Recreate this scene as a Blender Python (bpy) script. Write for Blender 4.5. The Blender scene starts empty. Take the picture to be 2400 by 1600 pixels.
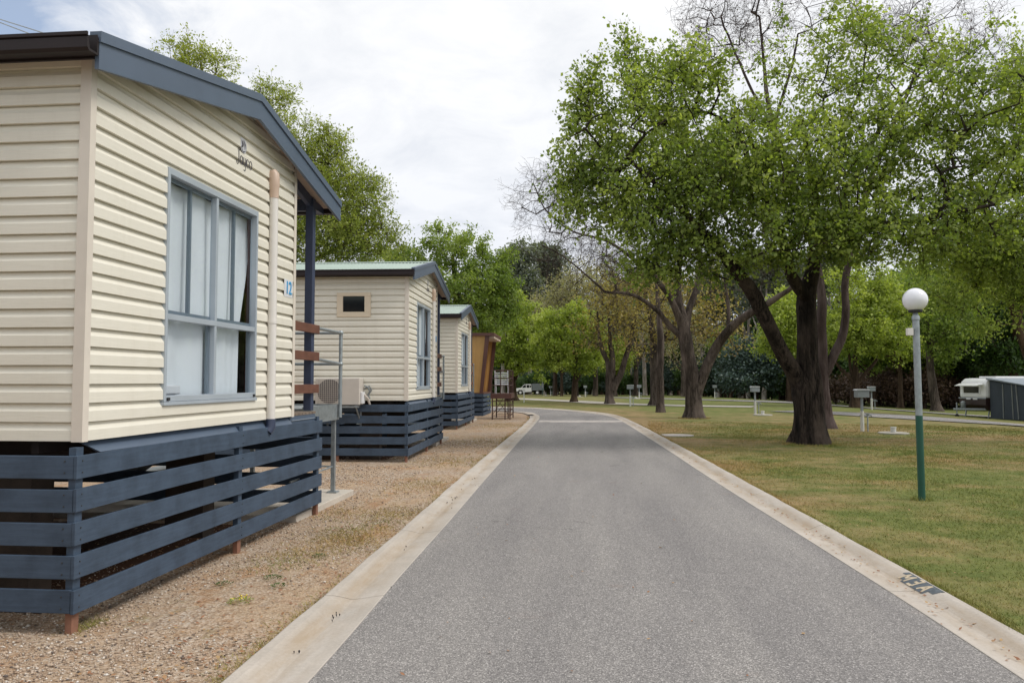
import bpy, math, random
import numpy as np
from mathutils import Vector, Matrix
R = math.radians
random.seed(7); rng = np.random.default_rng(7)
sc = bpy.context.scene
col = sc.collection

# ------------------------------------------------------------------ camera / measured geometry
FPX, EYE = 1850.0, 1.54
PITCH = math.atan(92/FPX); YAW = math.atan(186/FPX*math.cos(PITCH))
_f = np.array([-math.sin(YAW)*math.cos(PITCH), math.cos(YAW)*math.cos(PITCH), math.sin(PITCH)])
_r = np.array([math.cos(YAW), math.sin(YAW), 0.0]); _u = np.cross(_r, _f)
def W(px, py, Y):
    """world point at the given distance Y whose bearing was measured on the survey photograph"""
    d = _f*FPX + _r*(px-1200) - _u*(py-800); d = d*(Y/d[1]); return (d[0], Y, d[2]+EYE)
def gz(x, y):
    a = min(max(y-55, 0), 120)/83.0; z = -0.9*a**1.3
    b = max(0.0, x-14); z -= 0.9*(1-math.exp(-0.1*b*b/(b+1.5)))
    return z
cam = bpy.data.cameras.new('camera'); co = bpy.data.objects.new('camera', cam); col.objects.link(co)
co.location = (0, 0, EYE); co.rotation_euler = (math.pi/2+PITCH, 0, YAW)
cam.sensor_width = 36; cam.lens = FPX/2400*36; cam.clip_end = 3000; cam.clip_start = 0.05
sc.camera = co

# ------------------------------------------------------------------ node helpers
def newmat(name):
    m = bpy.data.materials.new(name); m.use_nodes = True
    nt = m.node_tree; b = nt.nodes['Principled BSDF']; return m, nt, b
def N(nt, t, **k):
    n = nt.nodes.new(t)
    for a, v in k.items(): setattr(n, a, v)
    return n
def link(nt, a, b): nt.links.new(a, b)
def coords(nt, kind='Object', scale=(1, 1, 1), rot=(0, 0, 0)):
    if kind == 'World':
        src = N(nt, 'ShaderNodeNewGeometry').outputs['Position']
    else:
        src = N(nt, 'ShaderNodeTexCoord').outputs[kind]
    mp = N(nt, 'ShaderNodeMapping'); mp.inputs['Scale'].default_value = scale; mp.inputs['Rotation'].default_value = rot
    link(nt, src, mp.inputs['Vector']); return mp.outputs['Vector']
def noise(nt, vec, scale, detail=4, rough=.55, dist=0):
    n = N(nt, 'ShaderNodeTexNoise'); n.inputs['Scale'].default_value = scale; n.inputs['Detail'].default_value = detail
    n.inputs['Roughness'].default_value = rough; n.inputs['Distortion'].default_value = dist
    link(nt, vec, n.inputs['Vector']); return n.outputs['Fac']
def ramp(nt, fac, stops):
    r = N(nt, 'ShaderNodeValToRGB'); e = r.color_ramp.elements
    while len(e) < len(stops): e.new(0.5)
    for i, (p, c) in enumerate(stops):
        e[i].position = p; e[i].color = (c[0], c[1], c[2], 1) if not isinstance(c, (int, float)) else (c, c, c, 1)
    link(nt, fac, r.inputs['Fac']); return r.outputs['Color']
def mixc(nt, fac, a, b, mode='MIX'):
    m = N(nt, 'ShaderNodeMix', data_type='RGBA', blend_type=mode)
    for s, v in ((m.inputs[0], fac), (m.inputs[6], a), (m.inputs[7], b)):
        if isinstance(v, (int, float)): s.default_value = v
        elif isinstance(v, tuple): s.default_value = (v[0], v[1], v[2], 1)
        else: link(nt, v, s)
    return m.outputs[2]
def math_(nt, op, a, b=0.5):
    m = N(nt, 'ShaderNodeMath', operation=op)
    for s, v in ((m.inputs[0], a), (m.inputs[1], b)):
        if isinstance(v, (int, float)): s.default_value = v
        else: link(nt, v, s)
    return m.outputs[0]
def bump(nt, b, h, strength=.3, dist=.01, prev=None):
    n = N(nt, 'ShaderNodeBump'); n.inputs['Strength'].default_value = strength; n.inputs['Distance'].default_value = dist
    link(nt, h, n.inputs['Height'])
    if prev is not None: link(nt, prev, n.inputs['Normal'])
    link(nt, n.outputs['Normal'], b.inputs['Normal']); return n.outputs['Normal']

def paint(name, c, rough=.5, var=.12, scale=3, bs=.1, metal=0, spec=.5, grain=None, c2=None, coat=0):
    m, nt, b = newmat(name); v = coords(nt, 'Object')
    n1 = noise(nt, v, scale, 6, .6)
    dark = tuple(x*(1-var*1.6) for x in c) if c2 is None else c2
    cc = ramp(nt, n1, [(.3, dark), (.62, c)])
    if grain:
        g = noise(nt, coords(nt, 'Object', grain), 1.0, 5, .65)
        cc = mixc(nt, .35, cc, ramp(nt, g, [(.3, tuple(x*.55 for x in c)), (.65, tuple(min(1, x*1.15) for x in c))]))
        bump(nt, b, g, .35, .004)
    elif bs:
        bump(nt, b, noise(nt, v, 60, 3), bs, .003)
    link(nt, cc, b.inputs['Base Color'])
    b.inputs['Roughness'].default_value = rough; b.inputs['Metallic'].default_value = metal
    b.inputs['Specular IOR Level'].default_value = spec; b.inputs['Coat Weight'].default_value = coat
    return m

M = {}
# vinyl cladding, with embossed grain along the boards and faint grime
def siding_mat(name, c, along):
    m, nt, b = newmat(name)
    sc_ = (3.0, 3.0, 60.0)
    g = noise(nt, coords(nt, 'Object', sc_), 1.6, 5, .7)
    big = noise(nt, coords(nt, 'Object', (1, 1, .6)), .9, 5, .6)
    cc = ramp(nt, g, [(.3, tuple(x*.93 for x in c)), (.7, c)])
    cc = mixc(nt, math_(nt, 'MULTIPLY', ramp(nt, big, [(.45, 0.0), (.8, 1.0)]), .22), cc, (c[0]*.72, c[1]*.68, c[2]*.6))
    stk = noise(nt, coords(nt, 'Object', (7, 7, .45)), 1.3, 5, .7)
    cc = mixc(nt, math_(nt, 'MULTIPLY', ramp(nt, stk, [(.52, 0.0), (.75, 1.0)]), .16), cc, (c[0]*.66, c[1]*.63, c[2]*.56))
    link(nt, cc, b.inputs['Base Color']); bump(nt, b, g, .45, .003)
    b.inputs['Roughness'].default_value = .48; b.inputs['Specular IOR Level'].default_value = .35
    return m
M['siding'] = siding_mat('cream_vinyl', (.77, .74, .645), 0)
M['trim'] = paint('cream_trim', (.70, .64, .56), .5, .06)
M['buff'] = paint('buff_trim', (.68, .58, .44), .5, .05)
M['blue'] = paint('blue_steel', (.088, .122, .178), .42, .06, bs=.04)
M['blueboard'] = paint('blue_painted_timber', (.060, .090, .136), .62, .3, 5, grain=(3.5, 3.5, 42), spec=.3)
M['bluedark'] = paint('dark_blue_paint', (.04, .055, .105), .5, .1)
M['brown'] = paint('brown_gutter', (.020, .013, .014), .55, .15, spec=.3)
M['soffit'] = paint('soffit_lining', (.50, .40, .32), .7, .08)
M['roofgreen'] = paint('pale_green_steel', (.34, .43, .375), .55, .08)
M['alu'] = paint('grey_aluminium', (.42, .475, .53), .38, .06, metal=.1)
M['sash'] = paint('sash_aluminium', (.20, .245, .29), .4, .06)
M['galv'] = paint('galvanised_steel', (.36, .40, .42), .45, .18, 14, metal=.6)
M['merbau'] = paint('red_brown_timber', (.16, .065, .04), .6, .3, 6, grain=(4, 4, 50))
M['rawtimber'] = paint('raw_timber', (.26, .125, .08), .8, .25, 8)
M['pipe'] = paint('cream_pvc', (.74, .71, .67), .35, .05, bs=0)
M['pipehead'] = paint('beige_pvc', (.60, .45, .35), .4, .08, bs=0)
M['white'] = paint('white_plastic', (.72, .73, .75), .4, .05, bs=0)
M['whitepaint'] = paint('white_car_paint', (.78, .79, .8), .25, .03, bs=0, coat=.6)
M['black'] = paint('black_rubber', (.02, .02, .022), .7, .2)
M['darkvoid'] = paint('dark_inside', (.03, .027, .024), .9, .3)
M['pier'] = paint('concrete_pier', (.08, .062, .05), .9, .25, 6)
M['chassis'] = paint('chassis_steel', (.04, .03, .028), .8, .3)
M['curtain'] = paint('sheer_curtain', (.80, .84, .87), .9, .04, bs=0)
M['redbrown'] = paint('red_brown_stain', (.10, .03, .02), .5, .2)
M['number'] = paint('blue_ink', (.03, .30, .60), .5, .02, bs=0)
M['ink'] = paint('grey_ink', (.06, .055, .07), .5, .02, bs=0)
M['silver'] = paint('silver_sticker', (.55, .56, .6), .35, .04, bs=0)
M['screw'] = paint('nail_head', (.03, .035, .04), .5, .1, bs=0)
M['acbeige'] = paint('ac_casing', (.56, .52, .47), .5, .06)
M['acdark'] = paint('ac_grille_dark', (.10, .085, .085), .6, .1)
M['ochre'] = paint('ochre_panel', (.50, .30, .105), .55, .1, 2)
M['maroon'] = paint('maroon_trim', (.115, .05, .04), .5, .12)
M['rust'] = paint('rusty_steel', (.10, .05, .04), .75, .3, 12)
M['greenpaint'] = paint('dark_green_paint', (.015, .085, .06), .35, .1)
M['box'] = paint('pedestal_grey', (.23, .26, .28), .5, .1)
M['boxlid'] = paint('pedestal_lid', (.50, .52, .54), .5, .1)
M['pvcwhite'] = paint('pvc_white', (.62, .62, .58), .45, .12)
M['canvas'] = paint('charcoal_canvas', (.045, .058, .075), .85, .15, 2)
M['canvaslight'] = paint('grey_canvas', (.24, .28, .32), .8, .08, 2)
M['seam'] = paint('pale_seam', (.40, .43, .42), .7, .1)
M['vandark'] = paint('dark_brown_panel', (.03, .014, .012), .4, .1)
M['truckgrey'] = paint('truck_canopy', (.14, .16, .17), .6, .1)
M['wood'] = paint('weathered_pole', (.22, .17, .13), .85, .3, 5, grain=(30, 30, 2))
M['conc'] = None

def glass_mat(name, tint=(.95, .98, 1.0), refl=.07):
    m, nt, b = newmat(name); out = nt.nodes['Material Output']
    tr = N(nt, 'ShaderNodeBsdfTransparent'); tr.inputs[0].default_value = (*tint, 1)
    gl = N(nt, 'ShaderNodeBsdfGlossy'); gl.inputs['Roughness'].default_value = .02
    lw = N(nt, 'ShaderNodeLayerWeight'); lw.inputs['Blend'].default_value = .35
    f = math_(nt, 'ADD', math_(nt, 'MULTIPLY', lw.outputs['Fresnel'], .25), refl)
    mx = N(nt, 'ShaderNodeMixShader'); link(nt, f, mx.inputs[0]); link(nt, tr.outputs[0], mx.inputs[1]); link(nt, gl.outputs[0], mx.inputs[2])
    link(nt, mx.outputs[0], out.inputs['Surface']); return m
M['glass'] = glass_mat('window_glass')
m, nt, b = newmat('opal_globe'); b.inputs['Base Color'].default_value = (.78, .79, .84, 1); b.inputs['Roughness'].default_value = .15
b.inputs['Subsurface Weight'].default_value = .0; b.inputs['Coat Weight'].default_value = .5; M['globe'] = m
m, nt, b = newmat('dark_glass'); b.inputs['Base Color'].default_value = (.012, .014, .016, 1); b.inputs['Roughness'].default_value = .08; M['darkglass'] = m

# ---- ground materials
def lawn_color(nt):
    v = coords(nt, 'World', (.45, .9, 0))
    patch = noise(nt, v, .62, 5, .62, .6)
    v2 = coords(nt, 'World', (1, 1, 0)); fine = noise(nt, v2, 9, 5, .7)
    mid = noise(nt, v2, 1.7, 4, .65)
    green = ramp(nt, mid, [(.28, (.105, .135, .038)), (.5, (.16, .18, .058)), (.72, (.225, .225, .085))])
    dry = ramp(nt, mid, [(.3, (.25, .17, .08)), (.7, (.36, .262, .145))])
    # dry areas: between the trees and the road verge
    f = math_(nt, 'ADD', patch, math_(nt, 'MULTIPLY', math_(nt, 'SUBTRACT', mid, .5), .5))
    sep = N(nt, 'ShaderNodeSeparateXYZ'); link(nt, N(nt, 'ShaderNodeNewGeometry').outputs['Position'], sep.inputs[0])
    far = N(nt, 'ShaderNodeMapRange'); link(nt, sep.outputs['Y'], far.inputs['Value'])
    far.inputs['From Min'].default_value = 8; far.inputs['From Max'].default_value = 22
    far.inputs['To Min'].default_value = -.05; far.inputs['To Max'].default_value = .07
    far2 = N(nt, 'ShaderNodeMapRange'); link(nt, sep.outputs['Y'], far2.inputs['Value'])
    far2.inputs['From Min'].default_value = 33; far2.inputs['From Max'].default_value = 46
    far2.inputs['To Min'].default_value = 0; far2.inputs['To Max'].default_value = -.22
    kr = N(nt, 'ShaderNodeMapRange'); link(nt, sep.outputs['X'], kr.inputs['Value'])
    kr.inputs['From Min'].default_value = 2.2; kr.inputs['From Max'].default_value = 3.3; kr.inputs['To Min'].default_value = .14; kr.inputs['To Max'].default_value = 0
    f = math_(nt, 'ADD', math_(nt, 'ADD', f, kr.outputs[0]), math_(nt, 'ADD', far.outputs[0], far2.outputs[0]))
    c = mixc(nt, ramp(nt, f, [(.41, 0.0), (.74, .95)]), green, dry)
    return mixc(nt, .5, c, ramp(nt, fine, [(.3, .5), (.7, 1.0)]), 'MULTIPLY'), fine
m, nt, b = newmat('lawn'); c, fine = lawn_color(nt); link(nt, c, b.inputs['Base Color']); b.inputs['Roughness'].default_value = .95
b.inputs['Specular IOR Level'].default_value = .1; bump(nt, b, fine, .8, .03); M['lawn'] = m
m, nt, b = newmat('grass_blades'); c, fine = lawn_color(nt)
at = N(nt, 'ShaderNodeAttribute', attribute_name='tint')
c = mixc(nt, 1.0, c, ramp(nt, at.outputs['Fac'], [(0, (1.1, 1.25, .85)), (.6, (1.5, 1.45, 1.2)), (1, (2.0, 1.75, 1.55))]), 'MULTIPLY')
link(nt, c, b.inputs['Base Color']); b.inputs['Roughness'].default_value = .8; b.inputs['Specular IOR Level'].default_value = .15; M['blades'] = m

m, nt, b = newmat('gravel'); v = coords(nt, 'World', (1, 1, 1))
vo = N(nt, 'ShaderNodeTexVoronoi'); vo.inputs['Scale'].default_value = 55; link(nt, v, vo.inputs['Vector'])
vo2 = N(nt, 'ShaderNodeTexVoronoi'); vo2.inputs['Scale'].default_value = 24; link(nt, v, vo2.inputs['Vector'])
sp = N(nt, 'ShaderNodeSeparateColor'); link(nt, vo.outputs['Color'], sp.inputs[0])
stones = ramp(nt, sp.outputs[0], [(0, (.16, .12, .095)), (.3, (.36, .27, .20)), (.65, (.47, .37, .285)), (.93, (.60, .54, .47))])
big = noise(nt, coords(nt, 'World', (1, .7, 1)), .9, 6, .62)
dirt = ramp(nt, noise(nt, v, 3.2, 5, .65), [(.3, (.42, .27, .155)), (.55, (.50, .37, .245)), (.75, (.37, .205, .105))])
c = mixc(nt, ramp(nt, big, [(.38, .15), (.62, .8)]), stones, dirt)
org = noise(nt, coords(nt, 'World', (1.3, .7, 1)), 1.5, 7, .75)
c = mixc(nt, ramp(nt, org, [(.52, 0.0), (.66, .65)]), c, (.40, .205, .085))
c = mixc(nt, ramp(nt, org, [(.30, .55), (.44, 0.0)]), c, (.235, .20, .175))
weed = noise(nt, coords(nt, 'World', (1.0, .6, 1)), 2.3, 6, .7)
c = mixc(nt, ramp(nt, weed, [(.60, 0.0), (.70, .55)]), c, (.20, .17, .055))
c = mixc(nt, .45, c, ramp(nt, noise(nt, v, 26, 4, .7), [(.3, .5), (.68, 1.0)]), 'MULTIPLY')
link(nt, c, b.inputs['Base Color']); b.inputs['Roughness'].default_value = .95; b.inputs['Specular IOR Level'].default_value = .15
n1 = bump(nt, b, vo.outputs['Distance'], .6, .012); bump(nt, b, noise(nt, v, 30, 5, .7), .5, .012, n1); M['gravel'] = m

m, nt, b = newmat('stones'); at = N(nt, 'ShaderNodeAttribute', attribute_name='tint')
link(nt, ramp(nt, at.outputs['Fac'], [(0, (.12, .10, .09)), (.2, (.36, .26, .185)), (.6, (.50, .39, .295)), (.85, (.58, .50, .42)), (1, (.70, .66, .60))]), b.inputs['Base Color'])
b.inputs['Roughness'].default_value = .85; b.inputs['Specular IOR Level'].default_value = .25; M['stones'] = m

m, nt, b = newmat('asphalt'); v = coords(nt, 'World', (1, 1, 1))
vo = N(nt, 'ShaderNodeTexVoronoi'); vo.inputs['Scale'].default_value = 150; link(nt, v, vo.inputs['Vector'])
sp = N(nt, 'ShaderNodeSeparateColor'); link(nt, vo.outputs['Color'], sp.inputs[0])
agg = ramp(nt, sp.outputs[0], [(0, (.145, .14, .137)), (.45, (.235, .226, .219)), (.85, (.315, .302, .29)), (1, (.54, .52, .50))])
blot = noise(nt, coords(nt, 'World', (1.7, .22, 1)), .8, 6, .6, .3)
c = mixc(nt, 1.0, agg, ramp(nt, blot, [(.28, (.78, .77, .79)), (.5, (.97, .955, .955)), (.72, (1.16, 1.14, 1.12))]), 'MULTIPLY')
c = mixc(nt, .3, c, ramp(nt, noise(nt, v, 30, 4, .75), [(.3, .6), (.7, 1.0)]), 'MULTIPLY')
crk = noise(nt, coords(nt, 'World', (1, 1, 1)), .55, 8, .75, 1.2)
c = mixc(nt, ramp(nt, noise(nt, v, 1.3, 3), [(.66, 0.0), (.8, .35)]), c, (.23, .15, .12))
vc = N(nt, 'ShaderNodeTexVoronoi', feature='DISTANCE_TO_EDGE'); vc.inputs['Scale'].default_value = .33
wv = N(nt, 'ShaderNodeVectorMath', operation='ADD'); link(nt, v, wv.inputs[0])
wn = N(nt, 'ShaderNodeTexNoise'); wn.inputs['Scale'].default_value = 2.2; wn.inputs['Detail'].default_value = 5; link(nt, v, wn.inputs['Vector']); link(nt, wn.outputs['Color'], wv.inputs[1]); link(nt, wv.outputs[0], vc.inputs['Vector'])
cf = math_(nt, 'MULTIPLY', ramp(nt, vc.outputs['Distance'], [(0, .8), (.0035, 0.0)]), ramp(nt, noise(nt, v, .45, 3), [(.53, 0.0), (.60, 1.0)]))
c = mixc(nt, cf, c, (.07, .066, .062))
link(nt, c, b.inputs['Base Color']); b.inputs['Roughness'].default_value = .85; b.inputs['Specular IOR Level'].default_value = .3
bump(nt, b, vo.outputs['Distance'], .5, .006); M['asphalt'] = m

def conc(name, c, dirty=False):
    m, nt, b = newmat(name); v = coords(nt, 'World', (1, 1, 1))
    n1 = noise(nt, v, 1.6, 6, .65); n2 = noise(nt, v, 45, 4, .7)
    cc = ramp(nt, n1, [(.3, tuple(x*.80 for x in c)), (.65, c)])
    cc = mixc(nt, .4, cc, ramp(nt, n2, [(.3, .62), (.65, 1.0)]), 'MULTIPLY')
    if dirty:
        at = N(nt, 'ShaderNodeAttribute', attribute_name='dirt')
        dn = noise(nt, coords(nt, 'World', (3.0, .6, 1)), 1.6, 6, .7)
        f = math_(nt, 'MULTIPLY', at.outputs['Fac'], ramp(nt, dn, [(.35, .0), (.68, .85)]))
        cc = mixc(nt, f, cc, (.34, .26, .175))
        cc = mixc(nt, math_(nt, 'MULTIPLY', ramp(nt, noise(nt, coords(nt, 'World', (1, .5, 1)), 7, 5, .8), [(.66, 0.0), (.78, .7)]), at.outputs['Fac']), cc, (.20, .10, .05))
    link(nt, cc, b.inputs['Base Color']); b.inputs['Roughness'].default_value = .9; b.inputs['Specular IOR Level'].default_value = .2
    bump(nt, b, n2, .3, .004); return m
M['kerb'] = conc('kerb_concrete', (.535, .49, .44), True)
M['conc'] = conc('slab_concrete', (.58, .53, .46))
M['concgrey'] = conc('threshold_concrete', (.52, .48, .45))
M['pathc'] = conc('pale_path', (.47, .44, .39))
M['joint'] = conc('joint_dirt', (.12, .08, .05))
M['littershade'] = conc('shaded_litter', (.10, .05, .03))

# ---- vegetation
def leaf_mat(name, cs, trans=.35):
    m, nt, b = newmat(name); out = nt.nodes['Material Output']
    at = N(nt, 'ShaderNodeAttribute', attribute_name='tint')
    c = ramp(nt, at.outputs['Fac'], [(i/(len(cs)-1), x) for i, x in enumerate(cs)])
    b.inputs['Roughness'].default_value = .5; b.inputs['Specular IOR Level'].default_value = .35
    link(nt, c, b.inputs['Base Color'])
    tr = N(nt, 'ShaderNodeBsdfTranslucent'); link(nt, mixc(nt, 1.0, c, (1.5, 1.6, .6), 'MULTIPLY'), tr.inputs['Color'])
    mx = N(nt, 'ShaderNodeMixShader'); mx.inputs[0].default_value = trans
    link(nt, b.outputs[0], mx.inputs[1]); link(nt, tr.outputs[0], mx.inputs[2]); link(nt, mx.outputs[0], out.inputs['Surface'])
    return m
M['leafmain'] = leaf_mat('leaf_maple', [(.075, .12, .03), (.18, .24, .06), (.29, .35, .095), (.42, .46, .18)], .5)
M['leafyellow'] = leaf_mat('leaf_yellow_green', [(.10, .135, .03), (.21, .255, .055), (.33, .37, .10), (.45, .45, .17)], .45)
M['leafmid'] = leaf_mat('leaf_mid_green', [(.07, .115, .025), (.145, .21, .045), (.23, .30, .07), (.33, .39, .13)], .42)
M['leaflight'] = leaf_mat('leaf_light_green', [(.08, .12, .02), (.20, .26, .045), (.34, .40, .09), (.47, .51, .17)], .42)
M['leafdark'] = leaf_mat('leaf_dark_green', [(.02, .042, .012), (.036, .072, .018), (.06, .11, .026), (.10, .16, .04)], .3)
M['leafgrey'] = leaf_mat('leaf_gum', [(.08, .10, .085), (.13, .155, .13), (.18, .20, .17), (.24, .26, .22)], .35)  # grey green gum leaf, lightened in the colour in place of distance haze
M['leafblue'] = leaf_mat('leaf_blue_shrub', [(.03, .055, .048), (.06, .095, .082), (.10, .14, .122)], .15)
M['leafochre'] = leaf_mat('leaf_ochre', [(.13, .09, .055), (.22, .165, .08), (.38, .31, .09), (.30, .31, .10)])
M['leafbuff'] = leaf_mat('leaf_buff', [(.20, .185, .11), (.31, .29, .18), (.41, .39, .26)])
M['leafbrown'] = leaf_mat('leaf_brown', [(.06, .035, .025), (.11, .065, .045), (.16, .11, .075)], .1)
M['leafdry'] = leaf_mat('leaf_fallen', [(.22, .09, .045), (.34, .17, .09), (.42, .28, .14)], .1)
M['petal'] = paint('yellow_petal', (.7, .55, .05), .6, .05, bs=0)
def bark(name, a, c):
    m, nt, b = newmat(name)
    n1 = noise(nt, coords(nt, 'Object', (7, 7, 1.1)), 1.9, 8, .75, .9); n2 = noise(nt, coords(nt, 'Object', (1, 1, .5)), 1.7, 4)
    cc = ramp(nt, n1, [(.40, a), (.60, c)])
    cc = mixc(nt, ramp(nt, n2, [(.48, 0.0), (.66, .7)]), cc, tuple(x*1.5 for x in c))
    cc = mixc(nt, ramp(nt, noise(nt, coords(nt, 'Object', (2.2, 2.2, .35)), 1.1, 5, .6), [(.36, .75), (.50, 0.0)]), cc, a)
    link(nt, cc, b.inputs['Base Color']); b.inputs['Roughness'].default_value = .95; b.inputs['Specular IOR Level'].default_value = .15
    bump(nt, b, n1, 1.0, .06); return m
M['barkdark'] = bark('bark_dark', (.005, .004, .0035), (.068, .052, .042))
M['barkgrey'] = bark('bark_grey', (.030, .024, .020), (.125, .100, .085))
M['barktwig'] = bark('bark_twig', (.05, .035, .032), (.11, .085, .08))
M['barkpale'] = bark('bark_pale', (.16, .13, .11), (.38, .35, .32))
M['barkmid'] = bark('bark_mid', (.03, .02, .014), (.085, .058, .04))

# ------------------------------------------------------------------ object helpers
def tag(o, label=None, cat=None, group=None, kind=None):
    if label: o['label'] = label
    if cat: o['category'] = cat
    if group: o['group'] = group
    if kind: o['kind'] = kind
    return o
def empty(name, loc, rz=0, label=None, cat=None, group=None):
    o = bpy.data.objects.new(name, None); col.objects.link(o); o.location = loc; o.rotation_euler = (0, 0, rz)
    o.empty_display_size = .1
    return tag(o, label, cat, group)
def link_mesh(name, me, mat, parent=None, smooth=False):
    o = bpy.data.objects.new(name, me); col.objects.link(o)
    if mat: me.materials.append(mat)
    if parent: o.parent = parent
    if smooth: me.shade_smooth()
    return o
class MB:
    def __init__(s): s.v = []; s.f = []
    def add(s, vs, fs):
        n = len(s.v); s.v += [tuple(p) for p in vs]; s.f += [tuple(i+n for i in f) for f in fs]; return s
    def box(s, x0, x1, y0, y1, z0, z1):
        return s.add([(x0, y0, z0), (x1, y0, z0), (x1, y1, z0), (x0, y1, z0), (x0, y0, z1), (x1, y0, z1), (x1, y1, z1), (x0, y1, z1)],
                     [(0, 3, 2, 1), (4, 5, 6, 7), (0, 1, 5, 4), (1, 2, 6, 5), (2, 3, 7, 6), (3, 0, 4, 7)])
    def bar(s, a, b, w, h, up=(0, 0, 1)):
        a = Vector(a); b = Vector(b); d = (b-a).normalized(); u = Vector(up)
        if abs(d.dot(u)) > .98: u = Vector((1, 0, 0))
        r = d.cross(u).normalized(); u = r.cross(d).normalized()
        vs = [p + r*sx*w/2 + u*sz*h/2 for p in (a, b) for sx, sz in ((-1, -1), (1, -1), (1, 1), (-1, 1))]
        return s.add(vs, [(0, 1, 2, 3), (7, 6, 5, 4), (0, 4, 5, 1), (1, 5, 6, 2), (2, 6, 7, 3), (3, 7, 4, 0)])
    def tube(s, pts, r, n=10, caps=True):
        pts = [Vector(p) for p in pts]; rs = r if isinstance(r, (list, tuple)) else [r]*len(pts)
        d = (pts[1]-pts[0]).normalized(); u = Vector((0, 0, 1)) if abs(d.z) < .9 else Vector((1, 0, 0))
        x = d.cross(u).normalized(); vs = []; fs = []
        for i, p in enumerate(pts):
            d = (pts[min(i+1, len(pts)-1)]-pts[max(i-1, 0)]).normalized()
            x = (x - d*x.dot(d)).normalized(); y = d.cross(x)
            for k in range(n):
                a = 2*math.pi*k/n; vs.append(p + (x*math.cos(a)+y*math.sin(a))*rs[i])
        for i in range(len(pts)-1):
            for k in range(n):
                a = i*n+k; b_ = i*n+(k+1) % n; fs.append((a, b_, b_+n, a+n))
        if caps: fs.append(tuple(reversed(range(n)))); fs.append(tuple(range(len(vs)-n, len(vs))))
        return s.add(vs, fs)
    def lathe(s, c, prof, n=24):
        vs = []; fs = []
        for r_, z in prof:
            for k in range(n):
                a = 2*math.pi*k/n; vs.append((c[0]+r_*math.cos(a), c[1]+r_*math.sin(a), c[2]+z))
        for i in range(len(prof)-1):
            for k in range(n):
                a = i*n+k; b_ = i*n+(k+1) % n; fs.append((a, b_, b_+n, a+n))
        fs.append(tuple(reversed(range(n)))); fs.append(tuple(range(len(vs)-n, len(vs))))
        return s.add(vs, fs)
    def prism(s, poly, axis, a, b):
        """poly in the two other axes, extruded from a to b"""
        def P(p, t):
            return {'x': (t, p[0], p[1]), 'y': (p[0], t, p[1]), 'z': (p[0], p[1], t)}[axis]
        n = len(poly); vs = [P(p, a) for p in poly]+[P(p, b) for p in poly]
        fs = [tuple(range(n)), tuple(reversed(range(n, 2*n)))]+[(i, i+n, (i+1) % n+n, (i+1) % n) for i in range(n)]
        return s.add(vs, fs)
    def build(s, name, mat, parent=None, smooth=False, bevel=0, fix=True):
        me = bpy.data.meshes.new(name); me.from_pydata(s.v, [], s.f); me.update()
        if fix:
            import bmesh
            bm = bmesh.new(); bm.from_mesh(me); bmesh.ops.recalc_face_normals(bm, faces=bm.faces); bm.to_mesh(me); bm.free()
        o = link_mesh(name, me, M[mat] if isinstance(mat, str) else mat, parent)
        if smooth:
            me.shade_smooth()
            me.set_sharp_from_angle(angle=R(38))
        if bevel:
            bv = o.modifiers.new('bevel', 'BEVEL'); bv.width = bevel; bv.segments = 2; bv.limit_method = 'ANGLE'
        return o
def copy_tree(o, parent=None):
    c = o.copy(); col.objects.link(c); c.parent = parent
    for ch in list(o.children): copy_tree(ch, c)
    return c

# ------------------------------------------------------------------ world and light
w = bpy.data.worlds.new('World'); sc.world = w; w.use_nodes = True; nt = w.node_tree
bg = nt.nodes['Background']; out = nt.nodes['World Output']
SUN = Vector((.75, -.12, .95)).normalized()
sky = N(nt, 'ShaderNodeTexSky', sky_type='NISHITA'); sky.sun_disc = False
sky.sun_elevation = math.asin(SUN.z); sky.sun_rotation = math.atan2(SUN.x, SUN.y); sky.dust_density = 2.0
link(nt, sky.outputs[0], bg.inputs['Color']); bg.inputs['Strength'].default_value = .15
tc = N(nt, 'ShaderNodeTexCoord'); sx = N(nt, 'ShaderNodeSeparateXYZ'); link(nt, tc.outputs['Generated'], sx.inputs[0])
den = math_(nt, 'ADD', math_(nt, 'MAXIMUM', sx.outputs['Z'], 0.0), .16)
cx = N(nt, 'ShaderNodeCombineXYZ')
link(nt, math_(nt, 'DIVIDE', sx.outputs['X'], den), cx.inputs[0]); link(nt, math_(nt, 'DIVIDE', sx.outputs['Y'], den), cx.inputs[1])
n_big = noise(nt, cx.outputs[0], .85, 5, .55, .3); n_det = noise(nt, cx.outputs[0], 3.3, 8, .6, .5)
# the blue break in the cloud stands low in the north-west
dv = N(nt, 'ShaderNodeVectorMath', operation='DISTANCE'); link(nt, tc.outputs['Generated'], dv.inputs[0]); 
bd = Vector(W(-60, 0, 10)); bd = (bd-Vector((0, 0, EYE))).normalized(); dv.inputs[1].default_value = bd
hole = N(nt, 'ShaderNodeMapRange'); link(nt, dv.outputs['Value'], hole.inputs['Value'])
hole.inputs['From Min'].default_value = .0; hole.inputs['From Max'].default_value = .42; hole.inputs['To Min'].default_value = .30; hole.inputs['To Max'].default_value = -.13
hf = math_(nt, 'ADD', math_(nt, 'MULTIPLY', n_det, .55), math_(nt, 'MULTIPLY', n_big, .45))
hf = math_(nt, 'SUBTRACT', hf, hole.outputs[0])
cov = ramp(nt, hf, [(.24, .22), (.43, 1.0)])
shade = ramp(nt, math_(nt, 'ADD', math_(nt, 'MULTIPLY', n_det, .6), math_(nt, 'MULTIPLY', n_big, .4)),
             [(.34, (.76, .785, .83)), (.46, (.87, .882, .905)), (.56, (.95, .953, .96))])
low = ramp(nt, sx.outputs['Z'], [(0, (.74, .77, .85)), (.2, (.90, .92, .96)), (.45, (1, 1, 1))])
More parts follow.
